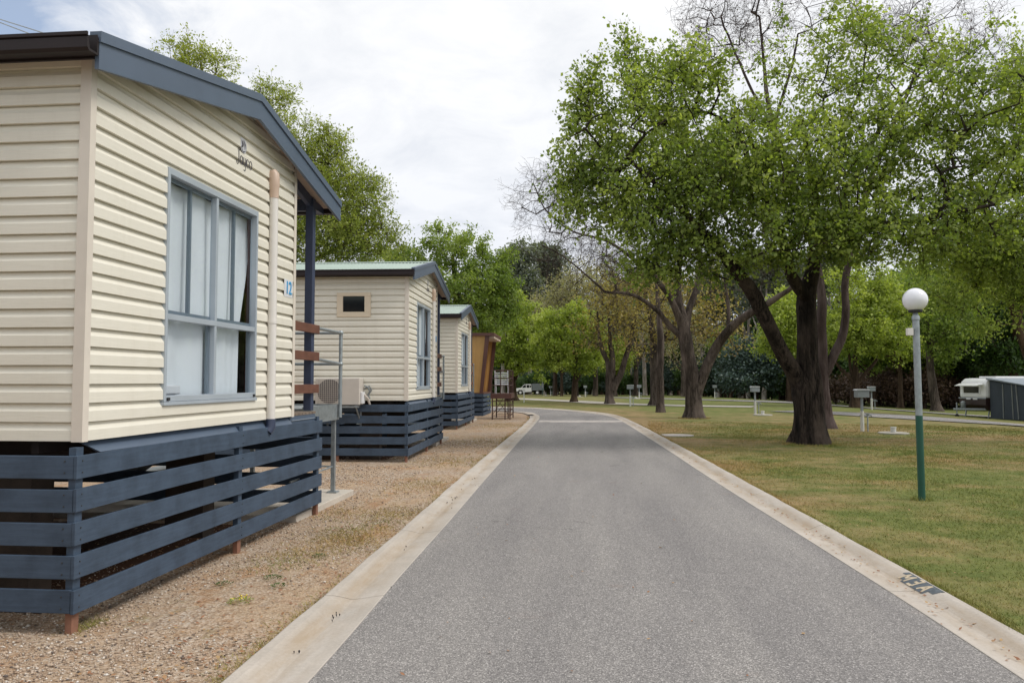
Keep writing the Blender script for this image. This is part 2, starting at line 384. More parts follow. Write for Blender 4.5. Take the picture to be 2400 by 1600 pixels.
cl = mixc(nt, 1.0, shade, low, 'MULTIPLY')
bg2 = N(nt, 'ShaderNodeBackground'); link(nt, cl, bg2.inputs['Color']); bg2.inputs['Strength'].default_value = .97
mx = N(nt, 'ShaderNodeMixShader'); link(nt, cov, mx.inputs[0]); link(nt, bg.outputs[0], mx.inputs[1]); link(nt, bg2.outputs[0], mx.inputs[2])
link(nt, mx.outputs[0], out.inputs['Surface'])
sl = bpy.data.lights.new('sun', 'SUN'); sl.energy = 1.85; sl.angle = R(22); sl.color = (1, .95, .88)
so = bpy.data.objects.new('sun', sl); col.objects.link(so); so.rotation_euler = SUN.to_track_quat('Z', 'Y').to_euler()
sc.view_settings.view_transform = 'Standard'; sc.view_settings.look = 'None'; sc.view_settings.exposure = 0.18; sc.view_settings.gamma = 1

# ------------------------------------------------------------------ terrain, road, kerbs
def axis(segs):
    out = [segs[0][0]]
    for a, b_, st in segs:
        n = max(1, round((b_-a)/st)); out += [a+(b_-a)*i/n for i in range(1, n+1)]
    return out
xs = axis([(-900, -100, 200), (-100, -20, 10), (-20, 60, 2), (60, 140, 10), (140, 900, 190)])
ys = axis([(-300, -20, 70), (-20, 10, 5), (10, 180, 2), (180, 300, 20), (300, 1800, 300)])
me = bpy.data.meshes.new('ground')
vs = [(x, y, gz(x, y)) for y in ys for x in xs]; nx = len(xs)
me.from_pydata(vs, [], [(j*nx+i, j*nx+i+1, (j+1)*nx+i+1, (j+1)*nx+i) for j in range(len(ys)-1) for i in range(nx-1)])
tag(link_mesh('ground', me, M['lawn'], smooth=True), 'mown lawn with green and straw coloured patches', kind='structure')

def resample(pts, step=None, n=None):
    P = np.array(pts, float)
    # Catmull-Rom
    Q = []
    for i in range(len(P)-1):
        p0, p1, p2, p3 = P[max(i-1, 0)], P[i], P[i+1], P[min(i+2, len(P)-1)]
        for t in np.linspace(0, 1, 12, endpoint=False):
            Q.append(.5*((2*p1)+(-p0+p2)*t+(2*p0-5*p1+4*p2-p3)*t*t+(-p0+3*p1-3*p2+p3)*t**3))
    Q.append(P[-1]); Q = np.array(Q)
    L = np.concatenate([[0], np.cumsum(np.linalg.norm(np.diff(Q, axis=0), axis=1))])
    if n is None: n = max(2, int(L[-1]/step)+1)
    s = np.linspace(0, L[-1], n)
    return np.stack([np.interp(s, L, Q[:, k]) for k in range(P.shape[1])], 1)
Lout = [(-1.8, -10), (-1.82, 0), (-1.84, 3.95), (-1.88, 6.2), (-1.93, 8.6), (-2.02, 12), (-2.12, 16.6), (-2.2, 21.2), (-2.28, 25.7), (-2.38, 29.5), (-2.54, 32.8), (-2.88, 35.45), (-3.69, 37.9), (-6, 39.0), (-14, 39.9), (-45, 41)]
Lin = [(-1.38, -10), (-1.41, 0), (-1.43, 3.99), (-1.49, 6.2), (-1.54, 8.6), (-1.63, 12), (-1.74, 16.6), (-1.85, 21.4), (-1.94, 26), (-2.03, 29.6), (-2.15, 32.9), (-2.46, 35.7), (-3.2, 38.3), (-6, 39.6), (-14, 40.5), (-45, 41.6)]
Rin = [(2.2, -10), (2.2, 0), (2.18, 4.35), (2.08, 7.2), (1.94, 10.2), (1.80, 13.6), (1.66, 17.6), (1.5, 21.6), (1.34, 25.4), (1.17, 29.2), (.92, 33), (.35, 36.2), (-.87, 39.3), (-2.42, 42.2), (-5, 44.6), (-14, 46.4), (-45, 48)]
Rout = [(2.56, -10), (2.56, 0), (2.53, 4.6), (2.44, 7.6), (2.33, 10.7), (2.2, 14.1), (2.05, 17.9), (1.88, 21.8), (1.72, 25.6), (1.5, 29.5), (1.24, 33.3), (.68, 36.7), (-.55, 39.9), (-2.2, 42.8), (-4.9, 45.1), (-14, 46.9), (-45, 48.5)]
NK = 400
LO, LI, RI, RO = [resample(p, n=NK) for p in (Lout, Lin, Rin, Rout)]
def strip(A, B, za, zb, name, mat, label, kind='structure'):
    n = len(A); vs = [(p[0], p[1], za) for p in A]+[(p[0], p[1], zb) for p in B]
    me = bpy.data.meshes.new(name); me.from_pydata(vs, [], [(i, i+1, n+i+1, n+i) for i in range(n-1)])
    me.update()
    import bmesh
    bm = bmesh.new(); bm.from_mesh(me)
    bmesh.ops.recalc_face_normals(bm, faces=bm.faces)
    if sum(f.normal.z for f in bm.faces) < 0: bmesh.ops.reverse_faces(bm, faces=bm.faces)
    bm.to_mesh(me); bm.free()
    return tag(link_mesh(name, me, M[mat]), label, kind=kind)
strip(LI, RI, .020, .020, 'road', 'asphalt', 'worn grey asphalt lane curving left in the distance')
A = np.array([(-60.0, p[1]) for p in LO]); A[:, 1] = np.linspace(-12, 41, NK)
strip(A, LO, .006, .006, 'gravel_verge', 'gravel', 'brown gravel strip beside and beneath the cabins')
def kerb(O, I, name, label, phase):
    prof = [(0, 0.0), (0, .046), (.03, .052), (.16, .049), (.30, .035), (.44, .016), (.52, .011), (.60, .013), (.80, .019), (.985, .026), (1.0, .024), (1.0, .0)]
    dirt = [0, .15, .15, .25, .85, 1, 1, .95, .5, .15, .15, .1]
    L = np.concatenate([[0], np.cumsum(np.linalg.norm(np.diff(O, axis=0), axis=1))])
    def at(arr, s): return np.array([np.interp(s, L, arr[:, 0]), np.interp(s, L, arr[:, 1])])
    vs, fs, dd = [], [], []
    s = phase-4.8
    while s < L[-1]:
        a, b_ = max(s+.005, 0), min(s+2.4-.005, L[-1])
        if b_ > a:
            k = 9; base = len(vs); m_ = len(prof)
            for t in np.linspace(a, b_, k):
                o_, i_ = at(O, t), at(I, t)
                wob = .012*math.sin(t*3.1)+.008*math.sin(t*7.7)
                for (q, z), d in zip(prof, dirt):
                    p = o_+(i_-o_)*q
                    if q < .05: p = p+(o_-i_)*wob
                    vs.append((p[0], p[1], z)); dd.append(d)
            for r_ in range(k-1):
                for c_ in range(m_-1):
                    q0 = base+r_*m_+c_; fs.append((q0, q0+1, q0+m_+1, q0+m_))
            fs.append(tuple(base+c_ for c_ in range(m_))); fs.append(tuple(base+(k-1)*m_+c_ for c_ in reversed(range(m_))))
        s += 2.4
    me = bpy.data.meshes.new(name); me.from_pydata(vs, [], fs); me.update()
    import bmesh
    bm = bmesh.new(); bm.from_mesh(me); bmesh.ops.recalc_face_normals(bm, faces=bm.faces)
    bm.to_mesh(me); bm.free()
    at_ = me.attributes.new('dirt', 'FLOAT', 'POINT'); at_.data.foreach_set('value', dd)
    return tag(link_mesh(name, me, M['kerb']), label, kind='structure')
kerb(LO, LI, 'kerb_left', 'pale concrete gutter kerb along the cabins', 1.0)
kerb(RO, RI, 'kerb_right', 'pale concrete gutter kerb along the lawn', 1.75)
strip(LO*.995+LI*.005, LI*.98+LO*.02, .0075, .0075, 'kerb_bed_left', 'joint', 'earth in the joints of the left kerb')
strip(RO*.995+RI*.005, RI*.98+RO*.02, .0075, .0075, 'kerb_bed_right', 'joint', 'earth in the joints of the right kerb')
# raised threshold across the lane
mb = MB()
n = 14
vs = []; fs = []
for k in range(n+1):
    t = k/n; x = -1.93+t*3.05; y0 = 28.95+.25*t+.05*math.sin(k*2.1)
    vs += [(x, y0, .021), (x, y0+.04, .055), (x, y0+.75, .055), (x, y0+.85, .021)]
for k in range(n):
    for j in range(3): q = k*4+j; fs.append((q, q+4, q+5, q+1))
mb.add(vs, fs); tag(mb.build('road_threshold', 'concgrey'), 'low concrete strip laid across the lane', kind='structure')

def ribbon(name, pts, wid, mat, label, lift=.03, step=1.5):
    P = resample(pts, step=step); n = len(P); vs = []; fs = []
    for i in range(n):
        d = P[min(i+1, n-1)]-P[max(i-1, 0)]; d /= np.linalg.norm(d); nrm = np.array([-d[1], d[0]])
        for k in range(5):
            p = P[i]+nrm*wid*(k/4-.5); vs.append((p[0], p[1], gz(p[0], p[1])+lift))
    for i in range(n-1):
        for k in range(4): q = i*5+k; fs.append((q, q+1, q+6, q+5))
    me = bpy.data.meshes.new(name); me.from_pydata(vs, [], fs); me.update()
    o = link_mesh(name, me, M[mat]); 
    if me.polygons[0].normal.z < 0: me.flip_normals()
    return tag(o, label, kind='structure')
ribbon('park_path', [(-30, 92), (-16, 84), (-7.0, 72.5), (-3.8, 65), (-1.5, 60.3), (.8, 54.4), (3, 51.6), (6, 49), (9.5, 47.6)], 2.6, 'pathc', 'pale concrete path crossing the far lawn')
ribbon('far_road', [(2, 84), (8, 70.5), (12, 63), (15.5, 54.5), (19, 48), (24, 43), (32, 38), (60, 28)], 3.2, 'asphalt', 'grey asphalt road behind the lawn trees', .04)
ribbon('side_road', [(9.8, 41.2), (11.5, 38.6), (13.3, 34.2), (14.3, 31.8), (16, 28.6), (20, 24.5), (30, 19)], 2.5, 'asphalt', 'narrow grey asphalt road at the right behind the lamp post', .03)

# ------------------------------------------------------------------ cabins
PITCHC = .1185   # cladding course
def prof_pairs(z0, z1):
    out = []; z = z0
    while z < z1-1e-6:
        for dz, x in ((0, .026), (.066, .025), (.097, .004), (.1115, .0), (.1125, -.007), (PITCHC, -.007)):
            if z+dz <= z1+1e-6: out.append((z+dz, x))
        z += PITCHC
    return out
def siding(mb, mapf, z0, z1, ufn, openings):
    """mapf(u, out, z) -> point; ufn(z) -> (u0, u1) extent; openings = [(u0,u1,z0,z1)]"""
    base = prof_pairs(z0, z1); lv = []
    for (za, xa), (zb, xb) in zip(base[:-1], base[1:]):
        lv.append((za, xa)); cuts = sorted(q for o in openings for q in (o[2], o[3]) if za+1e-5 < q < zb-1e-5)
        for q in cuts: lv.append((q, xa+(xb-xa)*(q-za)/(zb-za)))
    lv.append(base[-1])
    for (za, xa), (zb, xb) in zip(lv[:-1], lv[1:]):
        zm = (za+zb)/2; ops = sorted((o[0], o[1]) for o in openings if o[2] < zm < o[3])
        a0, a1 = ufn(za); b0, b1 = ufn(zb)
        edges = [(a0, b0)]+[(e, e) for o in ops for e in o]+[(a1, b1)]
        for k in range(0, len(edges), 2):
            (la, lb), (ra, rb) = edges[k], edges[k+1]
            if ra-la < .002 and rb-lb < .002: continue
            mb.add([mapf(la, xa, za), mapf(ra, xa, za), mapf(rb, xb, zb), mapf(lb, xb, zb)], [(0, 1, 2, 3)])
BW, BL, BZ = 3.45, 9.0, 1.165
RIDGE, RZ, SL = 2.20, 4.13, .2
def zr(y): return RZ-SL*abs(y-RIDGE)
def textmesh(s, size, name, mat, parent, extr=.002, sx_=1.0, shear=0):
    cu = bpy.data.curves.new('t', 'FONT'); cu.body = s; cu.size = size; cu.extrude = extr; cu.shear = shear; cu.align_x = 'CENTER'; cu.align_y = 'CENTER'
    cu.offset = .001
    o = bpy.data.objects.new('t', cu); col.objects.link(o)
    dg = bpy.context.evaluated_depsgraph_get(); me = bpy.data.meshes.new_from_object(o.evaluated_get(dg))
    bpy.data.objects.remove(o); me.name = name
    for v in me.vertices: v.co.x *= sx_
    me.materials.clear()
    return link_mesh(name, me, M[mat], parent)
def stroke(mb, pts, ws, x0, x1, n=6):
    """flat calligraphic stroke in the y-z plane"""
    P = resample(pts, n=max(n, len(pts)*4)); m_ = len(P); wv = np.interp(np.linspace(0, 1, m_), np.linspace(0, 1, len(ws)), ws)
    vs = []; fs = []
    for i in range(m_):
        d = P[min(i+1, m_-1)]-P[max(i-1, 0)]; d /= (np.linalg.norm(d)+1e-9); nr = np.array([-d[1], d[0]])
        for sg in (-1, 1):
            q = P[i]+nr*sg*wv[i]/2
            for xx in (x0, x1): vs.append((xx, q[0], q[1]))
    for i in range(m_-1):
        a = i*4; fs += [(a+1, a+5, a+7, a+3), (a, a+2, a+6, a+4), (a, a+4, a+5, a+1), (a+2, a+3, a+7, a+6)]
    mb.add(vs, fs)

def window_parts(root, y0, y1, z0, z1, opened):
    """front window in the plane x=0; frame proud of the cladding"""
    ym = (y0+y1)/2; zt = z0+.635; F = .030
    fr = MB()
    fr.box(-.03, .035, y0, y0+F, z0, z1); fr.box(-.03, .035, y1-F, y1, z0, z1)
    fr.box(-.03, .034, y0+F, y1-F, z1-F-.02, z1); fr.box(-.03, .036, y0+F, y1-F, z0, z0+.045)
    fr.box(-.03, .028, y0+F, y1-F, zt-.022, zt+.022); fr.box(-.028, .026, ym-.019, ym+.019, z0+.045, zt-.022); fr.box(-.028, .026, ym-.019, ym+.019, zt+.022, z1-F-.02)
    fr.box(-.02, .043, y0-.012, y1+.012, z0-.028, z0-.002)
    w_ = fr.build('window', 'alu', root, bevel=.003)
    sa = MB()
    for c in (y0+.27*(y1-y0)+.01, y1-.235*(y1-y0)):
        sa.box(-.05, -.022, c-.013, c+.013, zt+.022, z1-F-.02)
    for (a, b_) in ((y0+F, ym-.019), (ym+.019, y1-F)):
        sa.box(-.045, -.02, a, b_, z1-F-.045, z1-F-.021); sa.box(-.045, -.02, a, b_, zt+.031, zt+.055)
        sa.box(-.05, -.021, a, a+.018, z0+.045, zt-.022); sa.box(-.05, -.021, b_-.018, b_, z0+.045, zt-.022)
    sa.build('sash', 'sash', w_)
    g = MB()
    for (a, b_) in ((y0+F, ym-.019), (ym+.019, y1-F)):
        for (c, d) in ((z0+.045, zt-.022), (zt+.022, z1-F-.02)):
            g.add([(-.012, a, c), (-.012, b_, c), (-.012, b_, d), (-.012, a, d)], [(0, 1, 2, 3)])
    g.build('pane', 'glass', w_, fix=False)
    for q in (y0+.03, y1-.07):
        MB().box(.036, .046, q, q+.035, z0+.008, z0+.03).build('latch', 'black', w_)
    # curtains
    cu = MB(); n_ = 70; vs = []; fs = []; ye = y1-.17
    for i in range(n_+1):
        t = i/n_
        for k, zz in enumerate((z0+.02, zt, zt+.5, z1-.06)):
            pull = (.30, .30, .17, .06)[k]*max(0, (t-.55)/.45)
            yy = y0+.03+(y1+.12-y0)*t-pull*1.0
            xx = -.085+.010*math.sin(t*19+k*.35)+.006*math.sin(t*43+1.3+k*.5)
            vs.append((xx, yy, zz))
    for i in range(n_):
        for k in range(3): q = i*4+k; fs.append((q, q+4, q+5, q+1))
    cu.add(vs, fs); cu.build('curtain', 'curtain', w_, smooth=False, fix=False).data.shade_smooth()
    MB().box(-.09, -.055, y1+.01, y1+.10, z0+.0, z1-.07).build('jamb', 'redbrown', w_)
    if opened: MB().box(-.075, -.055, y0+.06, y0+.40, z0+.05, z0+.12).build('pillow', 'white', w_, bevel=.03)
    return w_

def make_cabin(loc, rz, label, number, side_window, bedroom=True):
    root = empty('cabin', loc, rz, label, 'cabin', 'holiday cabins along the lane')
    wy0, wy1, wz0, wz1 = .90, 2.50, 1.385, 3.14
    # front (gable) cladding
    mb = MB()
    ztop = zr(RIDGE)-.07
    def uf(z):
        lo, hi = 0.0, BW
        if z > zr(0)-.07: lo = RIDGE-(ztop-z)/SL
        if z > zr(BW)-.07: hi = RIDGE+(ztop-z)/SL
        lo = max(lo, 0); hi = min(hi, BW)
        return (min(lo, RIDGE), max(hi, RIDGE))
    siding(mb, lambda u, o, z: (o, u, z), BZ, ztop, uf, [(wy0, wy1, wz0, wz1)])
    mb.build('front_wall', 'siding', root, fix=False)
    # side wall toward the camera (y=0, outward -y)
    mb = MB(); op = [(-1.36, -.70, 2.76, 3.23)] if side_window else []
    siding(mb, lambda u, o, z: (u, -o, z), BZ, zr(0)-.05, lambda z: (-BL, 0.0), op)
    mb.build('side_wall', 'siding', root, fix=False)
    mb = MB(); siding(mb, lambda u, o, z: (-u, BW+o, z), BZ, zr(BW)-.05, lambda z: (0.0, BL), [])
    mb.build('side_wall', 'siding', root, fix=False)
    mb = MB(); siding(mb, lambda u, o, z: (-BL-o, BW-u, z), BZ, zr(0)-.07, lambda z: (0.0, BW), [])
    mb.add([(-BL, 0, zr(0)-.08), (-BL, BW, zr(BW)-.08), (-BL, RIDGE, ztop)], [(0, 1, 2)])
    mb.build('back_wall', 'siding', root, fix=False)
    # corner trims
    for (a, b_, c, d, zt_) in ((-.055, .022, -.022, -.0005, zr(0)-.05), ):
        q = MB().box(-.042, .031, -.031, -.027, BZ-.005, zt_); q.box(.027, .031, -.027, .028, BZ-.005, zt_+.0)
        q.box(-.042, -.038, -.027, 0, BZ-.005, zt_); q.build('corner_trim', 'trim', root)
    q = MB().box(-.04, .030, BW, BW+.030, BZ-.005, zr(BW)-.05); q.box(.027, .0305, BW-.035, BW, BZ-.005, zr(BW)-.07)
    q.build('corner_trim', 'trim', root)
    # floor, inner back wall of the room
    MB().box(-BL+.01, -.03, .02, BW-.02, BZ-.01, BZ+.03).build('floor', 'chassis', root)
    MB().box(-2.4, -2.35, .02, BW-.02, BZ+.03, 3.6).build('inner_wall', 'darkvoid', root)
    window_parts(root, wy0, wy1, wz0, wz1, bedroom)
    if side_window:
        t = MB(); x0, x1, z0, z1 = -1.36, -.70, 2.76, 3.23
        for (a, b_, c, d) in ((x0, x1, z1-.07, z1), (x0, x1, z0, z0+.08), (x0, x0+.12, z0+.08, z1-.07), (x1-.12, x1, z0+.08, z1-.07)):
            t.box(a, b_, -.045, -.005, c, d)
        sw = t.build('window', 'buff', root, bevel=.006)
        MB().box(x0+.119, x1-.119, -.02, -.012, z0+.079, z1-.069).build('pane', 'darkglass', sw)
        MB().box(x0+.119, x1-.119, -.030, -.022, z0+.079, z0+.10).build('sash', 'buff', sw)
    # roof sheets with corrugations
    vs = []; fs = []; OX0, OX1 = -BL-.25, .155; k = 0; nn = int((OX1-OX0)/.019)
    YL, YR = -.18, 4.50
    for i in range(nn+1):
        x = OX0+(OX1-OX0)*i/nn; dz = .008*math.cos(2*math.pi*x/.076)
        vs += [(x, YL, zr(YL)+dz), (x, RIDGE, RZ+dz+.004), (x, YR, zr(YR)+dz)]
    for i in range(nn):
        for j in (0, 1): q = i*3+j; fs.append((q, q+3, q+4, q+1))
    rf = MB(); rf.add(vs, fs); ro = rf.build('roof', 'roofgreen', root, smooth=False, fix=False); ro.data.shade_smooth()
    MB().add([(OX0, RIDGE-.16, zr(RIDGE-.16)+.018), (OX0, RIDGE, RZ+.03), (OX0, RIDGE+.16, zr(RIDGE+.16)+.018), (OX1, RIDGE-.16, zr(RIDGE-.16)+.018), (OX1, RIDGE, RZ+.03), (OX1, RIDGE+.16, zr(RIDGE+.16)+.018)],
             [(0, 3, 4, 1), (1, 4, 5, 2)]).build('ridge_cap', 'roofgreen', ro)
    # ceiling lining under the whole roof
    so_ = MB().prism([(YL+.02, zr(YL)-.05), (RIDGE, RZ-.055), (YR-.02, zr(YR)-.05), (YR-.02, zr(YR)-.065), (RIDGE, RZ-.07), (YL+.02, zr(YL)-.065)], 'x', OX0+.02, OX1-.03)
    so_.build('soffit', 'soffit', root)
    # barge boards
    def barge(ya, yb, top, bot, xa, xb, cut=0):
        return MB().prism([(ya, zr(ya)+top), (RIDGE, RZ+top), (yb, zr(yb)+top), (yb+.0, zr(yb)+bot+cut), (RIDGE, RZ+bot), (ya, zr(ya)+bot)], 'x', xa, xb)
    bo = barge(-.17, YR+.03, .012, -.205, OX1-.012, OX1+.016).build('barge_board', 'blue', root)
    barge(-.175, YR+.035, .030, -.038, OX1-.045, OX1+.030).build('capping', 'blue', bo)
    barge(YL, YR, .012, -.20, OX0-.03, OX0-.005).build('barge_board', 'blue', root)
    # gutters
    gz0 = zr(-.17)
    gp = [(-0.175, gz0-0.022), (-0.175, gz0-0.126), (-0.265, gz0-0.130), (-0.285, gz0-0.114), (-0.285, gz0-0.050), (-0.277, gz0-0.046), (-0.292, gz0-0.040), (-0.292, gz0-0.020), (-0.278, gz0-0.020), (-0.278, gz0-0.038), (-0.260, gz0-0.114), (-0.190, gz0-0.114), (-0.190, gz0)]
    MB().prism(gp, 'x', OX0, OX1+.015).build('gutter', 'brown', root)
    MB().box(OX0, OX1-.02, -.173, -.155, gz0-.14, gz0-.03).build('fascia', 'brown', root)
    MB().box(OX0, OX1-.06, YR+.0, YR+.09, zr(YR)-.12, zr(YR)-.01).build('gutter', 'brown', root)
    YR2 = 4.24
    # verandah post, beam, rafter, deck, rails
    PX = -.02; PY = 4.16
    MB().box(PX-.09, PX, PY-.045, PY+.045, 1.20, zr(PY)-.09).build('verandah_post', 'bluedark', root, bevel=.004)
    MB().box(-7, PX-.02, PY-.03, PY+.03, zr(PY)-.23, zr(PY)-.095).build('beam', 'bluedark', root)
    r_ = MB().prism([(BW+.02, zr(BW)-.075), (PY-.045, zr(PY)-.075), (PY-.045, zr(PY)-.19), (BW+.02, zr(BW)-.19)], 'x', PX-.07, PX-.02); r_.build('rafter', 'bluedark', root)
    MB().box(PX-.085, PX-.005, PY+.045, YR-.01, zr(PY)-.2, zr(PY)-.11).build('rafter', 'bluedark', root)
    for i, xx in enumerate((-2.4, -4.6, -6.8)):
        MB().box(xx-.09, xx, PY-.045, PY+.045, 1.2, zr(PY)-.09).build('verandah_post', 'bluedark', root)
    dk = MB()
    for i in range(7): dk.box(-7, .005, BW+.03+i*.105, BW+.03+i*.105+.098, 1.165, 1.192)
    dk.build('deck', 'merbau' if False else 'wood', root)
    fb = MB().box(-.03, .002, BW-.01, 4.20, 1.055, 1.163); fb.build('deck_fascia', 'blue', root, bevel=.003)
    MB().box(.003, .012, BW+.02, 4.215, 1.115, 1.120).build('deck_edge', 'alu', root)
    for z in (1.455, 1.825, 2.14):
        MB().box(-.019, .010, BW+.024, 4.30, z-.055, z+.045).build('rail_board', 'merbau', root, bevel=.004)
    # blue flashing below the cladding
    MB().prism([(.01, BZ-.002), (-.035, BZ-.002), (.035, BZ-.085), (.045, BZ-.085)][::-1], 'y', .04, BW-.012).build('flashing', 'blue', root) if False else \
        MB().add([(-.03, .03, BZ-.004), (-.03, BW-.012, BZ-.004), (.03, BW-.012, BZ-.08), (.03, .16, BZ-.08), (-.045, .03, BZ-.004), (-.045, BW-.012, BZ-.004), (.015, BW-.012, BZ-.085), (.015, .16, BZ-.085)],
                 [(0, 1, 2, 3), (7, 6, 5, 4), (0, 3, 7, 4), (1, 5, 6, 2), (2, 6, 7, 3), (0, 4, 5, 1)]).build('flashing', 'blue', root)
    # skirting
    SX, SY, SE = .055, -.085, 4.30
    rr = random.Random(int(loc[1]*10)+5)
    fs_ = MB(); ss_ = MB(); nl = MB()
    for i in range(5):
        zt_ = 1.085-i*.2035; zb = zt_-.14
        j1, j2 = rr.uniform(-.006, .006), rr.uniform(-.006, .006)
        # front board, slightly bowed
        seg = 10; vs = []; fq = []
        for k in range(seg+1):
            t = k/seg; y = SY-.022+(SE-SY+.022)*t; dz = j1*(1-t)+j2*t+.006*math.sin(t*3+i)
            ex = SX+.002*math.sin(t*7+i*2)
            vs += [(ex-.022, y, zb+dz), (ex, y, zb+dz), (ex, y, zt_+dz), (ex-.022, y, zt_+dz)]
        for k in range(seg):
            for a in range(4): q = k*4; fq.append((q+a, q+(a+1) % 4, q+4+(a+1) % 4, q+4+a))
        fq += [(0, 3, 2, 1), (seg*4, seg*4+1, seg*4+2, seg*4+3)]
        fs_.add(vs, fq)
        ss_.box(-BL, SX-.024, SY-.020, SY+.001, zb+j1, zt_+j1)
        for yy in (SY+.03, 2.2, SE-.04):
            for zz in (zb+.035, zt_-.035):
                nl.lathe((0, 0, 0), [(.0001, 0), (.0001, 0)], 3) if False else nl.box(SX-.001, SX+.0045, yy-.005, yy+.005, zz-.005, zz+.005)
        for zz in (zb+.035, zt_-.035): nl.box(-.03, -.02, SY-.024, SY-.019, zz-.005, zz+.005)
    nf = len(fs_.f); fs_.add(nl.v, nl.f); fo = fs_.build('front_skirting', 'blueboard', root, bevel=.004); fo.data.materials.append(M['screw'])
    for p_ in fo.data.polygons:
        if p_.index >= nf: p_.material_index = 1
    ss_.build('side_skirting', 'blueboard', root, bevel=.004)
    bs_ = MB()
    for i in range(5):
        zt_ = 1.085-i*.2035; bs_.box(-BL, SX-.1, SE-.02, SE, zt_-.14, zt_); bs_.box(-BL-.03, -BL-.01, SY, SE, zt_-.14, zt_)
    bs_.build('side_skirting', 'blueboard', root)
    for (x, y) in ((SX-.07, SY+.002), (SX-.07, 2.17), (SX-.07, SE-.11)):
        p = MB().box(x, x+.046, y, y+.07, .13, 1.13).build('skirting_post', 'blueboard', root)
        MB().box(x+.002, x+.044, y+.002, y+.068, -.05, .1295).build('post_foot', 'rawtimber', p)
    for x in (-1.35, -2.75, -4.2, -6, -8):
        p = MB().box(x, x+.07, SY+.002, SY+.048, .13, 1.1).build('skirting_post', 'blueboard', root)
        MB().box(x+.002, x+.068, SY+.004, SY+.046, -.05, .1295).build('post_foot', 'rawtimber', p)
    ch = MB()
    for y in (.5, 2.9): ch.box(-BL, -.25, y, y+.07, BZ-.17, BZ-.012)
    for x in (-.4, -1.6, -2.8, -4, -5.2, -6.4, -7.6): ch.box(x, x+.05, .1, BW-.1, BZ-.09, BZ-.0125)
    ch.build('chassis', 'chassis', root)
    for x in (-1.0, -3.4, -6.0, -8.4):
        for y in (.42, 2.82): MB().box(x, x+.39, y-.03, y+.2, 0, BZ-.172).build('pier', 'pier', root)
    # downpipe
    py_ = 2.805
    dp = MB().tube([(.055, py_, 3.34), (.055, py_, 1.17)], .042, 16).build('downpipe', 'pipe', root, smooth=True)
    MB().tube([(.055, py_, 1.17), (.055, py_, 1.09), (.035, py_-.03, 1.045)], .047, 16).build('pipe_elbow', 'bluedark', dp, smooth=True)
    hd = MB().tube([(.055, py_, 3.34), (.055, py_, 3.43), (.055, py_, 3.46), (.05, py_, 3.58), (.035, py_, 3.61)], [.046, .046, .054, .054, .040], 16); hd.tube([(-.01, py_, 3.57), (.05, py_, 3.57)], .052, 16)
    hd.build('pipe_head', 'pipehead', dp, smooth=True)
    for z in (2.1, ): MB().tube([(.055, py_, z), (.055, py_, z+.035)], .0475, 16).build('pipe_clip', 'pipe', dp, smooth=True)
    MB().box(.018, .024, py_+.1, py_+.17, BZ-.09, BZ-.01).build('cover_plate', 'white', root)
    # emblem and lettering on the gable
    em = MB(); cy_, cz_ = 2.17, 3.675
    pts = []
    for k in range(28):
        a = 2*math.pi*k/28; ry, rz_ = .062, .068
        y = cy_+ry*math.cos(a); z = cz_+rz_*math.sin(a)
        if math.sin(a) > .3 and math.cos(a) < -.1: y, z = cy_-ry*.98, cz_+rz_*max(math.sin(a), .6)
        pts.append((y, z))
    e = em.prism(pts, 'x', .0255, .0275).build('emblem', 'silver', root)
    i_ = MB()
    stroke(i_, [(cy_-.045, cz_+.045), (cy_-.02, cz_+.0), (cy_-.045, cz_-.015)], [.004, .028, .012], .0276, .0290)
    stroke(i_, [(cy_-.005, cz_+.052), (cy_+.035, cz_+.01), (cy_+.045, cz_-.02)], [.006, .016, .004], .0276, .0290)
    stroke(i_, [(cy_-.05, cz_-.02), (cy_-.01, cz_-.058), (cy_+.04, cz_-.035)], [.004, .013, .003], .0276, .0290)
    stroke(i_, [(cy_-.02, cz_+.04), (cy_+.01, cz_+.005), (cy_+.02, cz_-.03)], [.003, .007, .003], .0276, .0290)
    i_.build('emblem_figure', 'ink', e)
    tx = MB(); b0 = 3.50; y = 2.03; xa, xb = .0255, .0275
    T = .0155; t_ = .006
    stroke(tx, [(y+.045, b0+.115), (y+.047, b0+.05), (y+.044, b0+.0), (y+.025, b0-.02), (y+.005, b0-.008), (y+.004, b0+.012)], [T, T, T, t_, .006, .012], xa, xb)
    stroke(tx, [(y+.025, b0+.115), (y+.065, b0+.115)], [t_, t_], xa, xb)
    def bowl(y0, y1, a0=0.0, a1=2*math.pi):
        c = (y0+y1)/2; rr_ = (y1-y0)/2; P_ = [(c+rr_*math.cos(a0+(a1-a0)*k/10), b0+.036+.036*math.sin(a0+(a1-a0)*k/10)) for k in range(11)]
        W_ = [t_+(T-t_)*abs(math.cos(a0+(a1-a0)*k/10)) for k in range(11)]; stroke(tx, P_, W_, xa, xb)
    bowl(y+.075, y+.12, .6, 2*math.pi-.6); stroke(tx, [(y+.118, b0+.07), (y+.12, b0+.02), (y+.124, b0), (y+.135, b0+.004)], [T, T, T, t_], xa, xb)
    stroke(tx, [(y+.147, b0+.072), (y+.148, b0+.025), (y+.16, b0+.0), (y+.18, b0+.012)], [T, T, t_*1.5, t_], xa, xb)
    stroke(tx, [(y+.187, b0+.072), (y+.187, b0-.02), (y+.175, b0-.045), (y+.150, b0-.042)], [T, T, .007, .012], xa, xb)
    bowl(y+.205, y+.248, .7, 2*math.pi-.7); stroke(tx, [(y+.238, b0+.058), (y+.242, b0+.05)], [.012, .01], xa, xb)
    bowl(y+.265, y+.318)
    tx.build('lettering', 'ink', root)
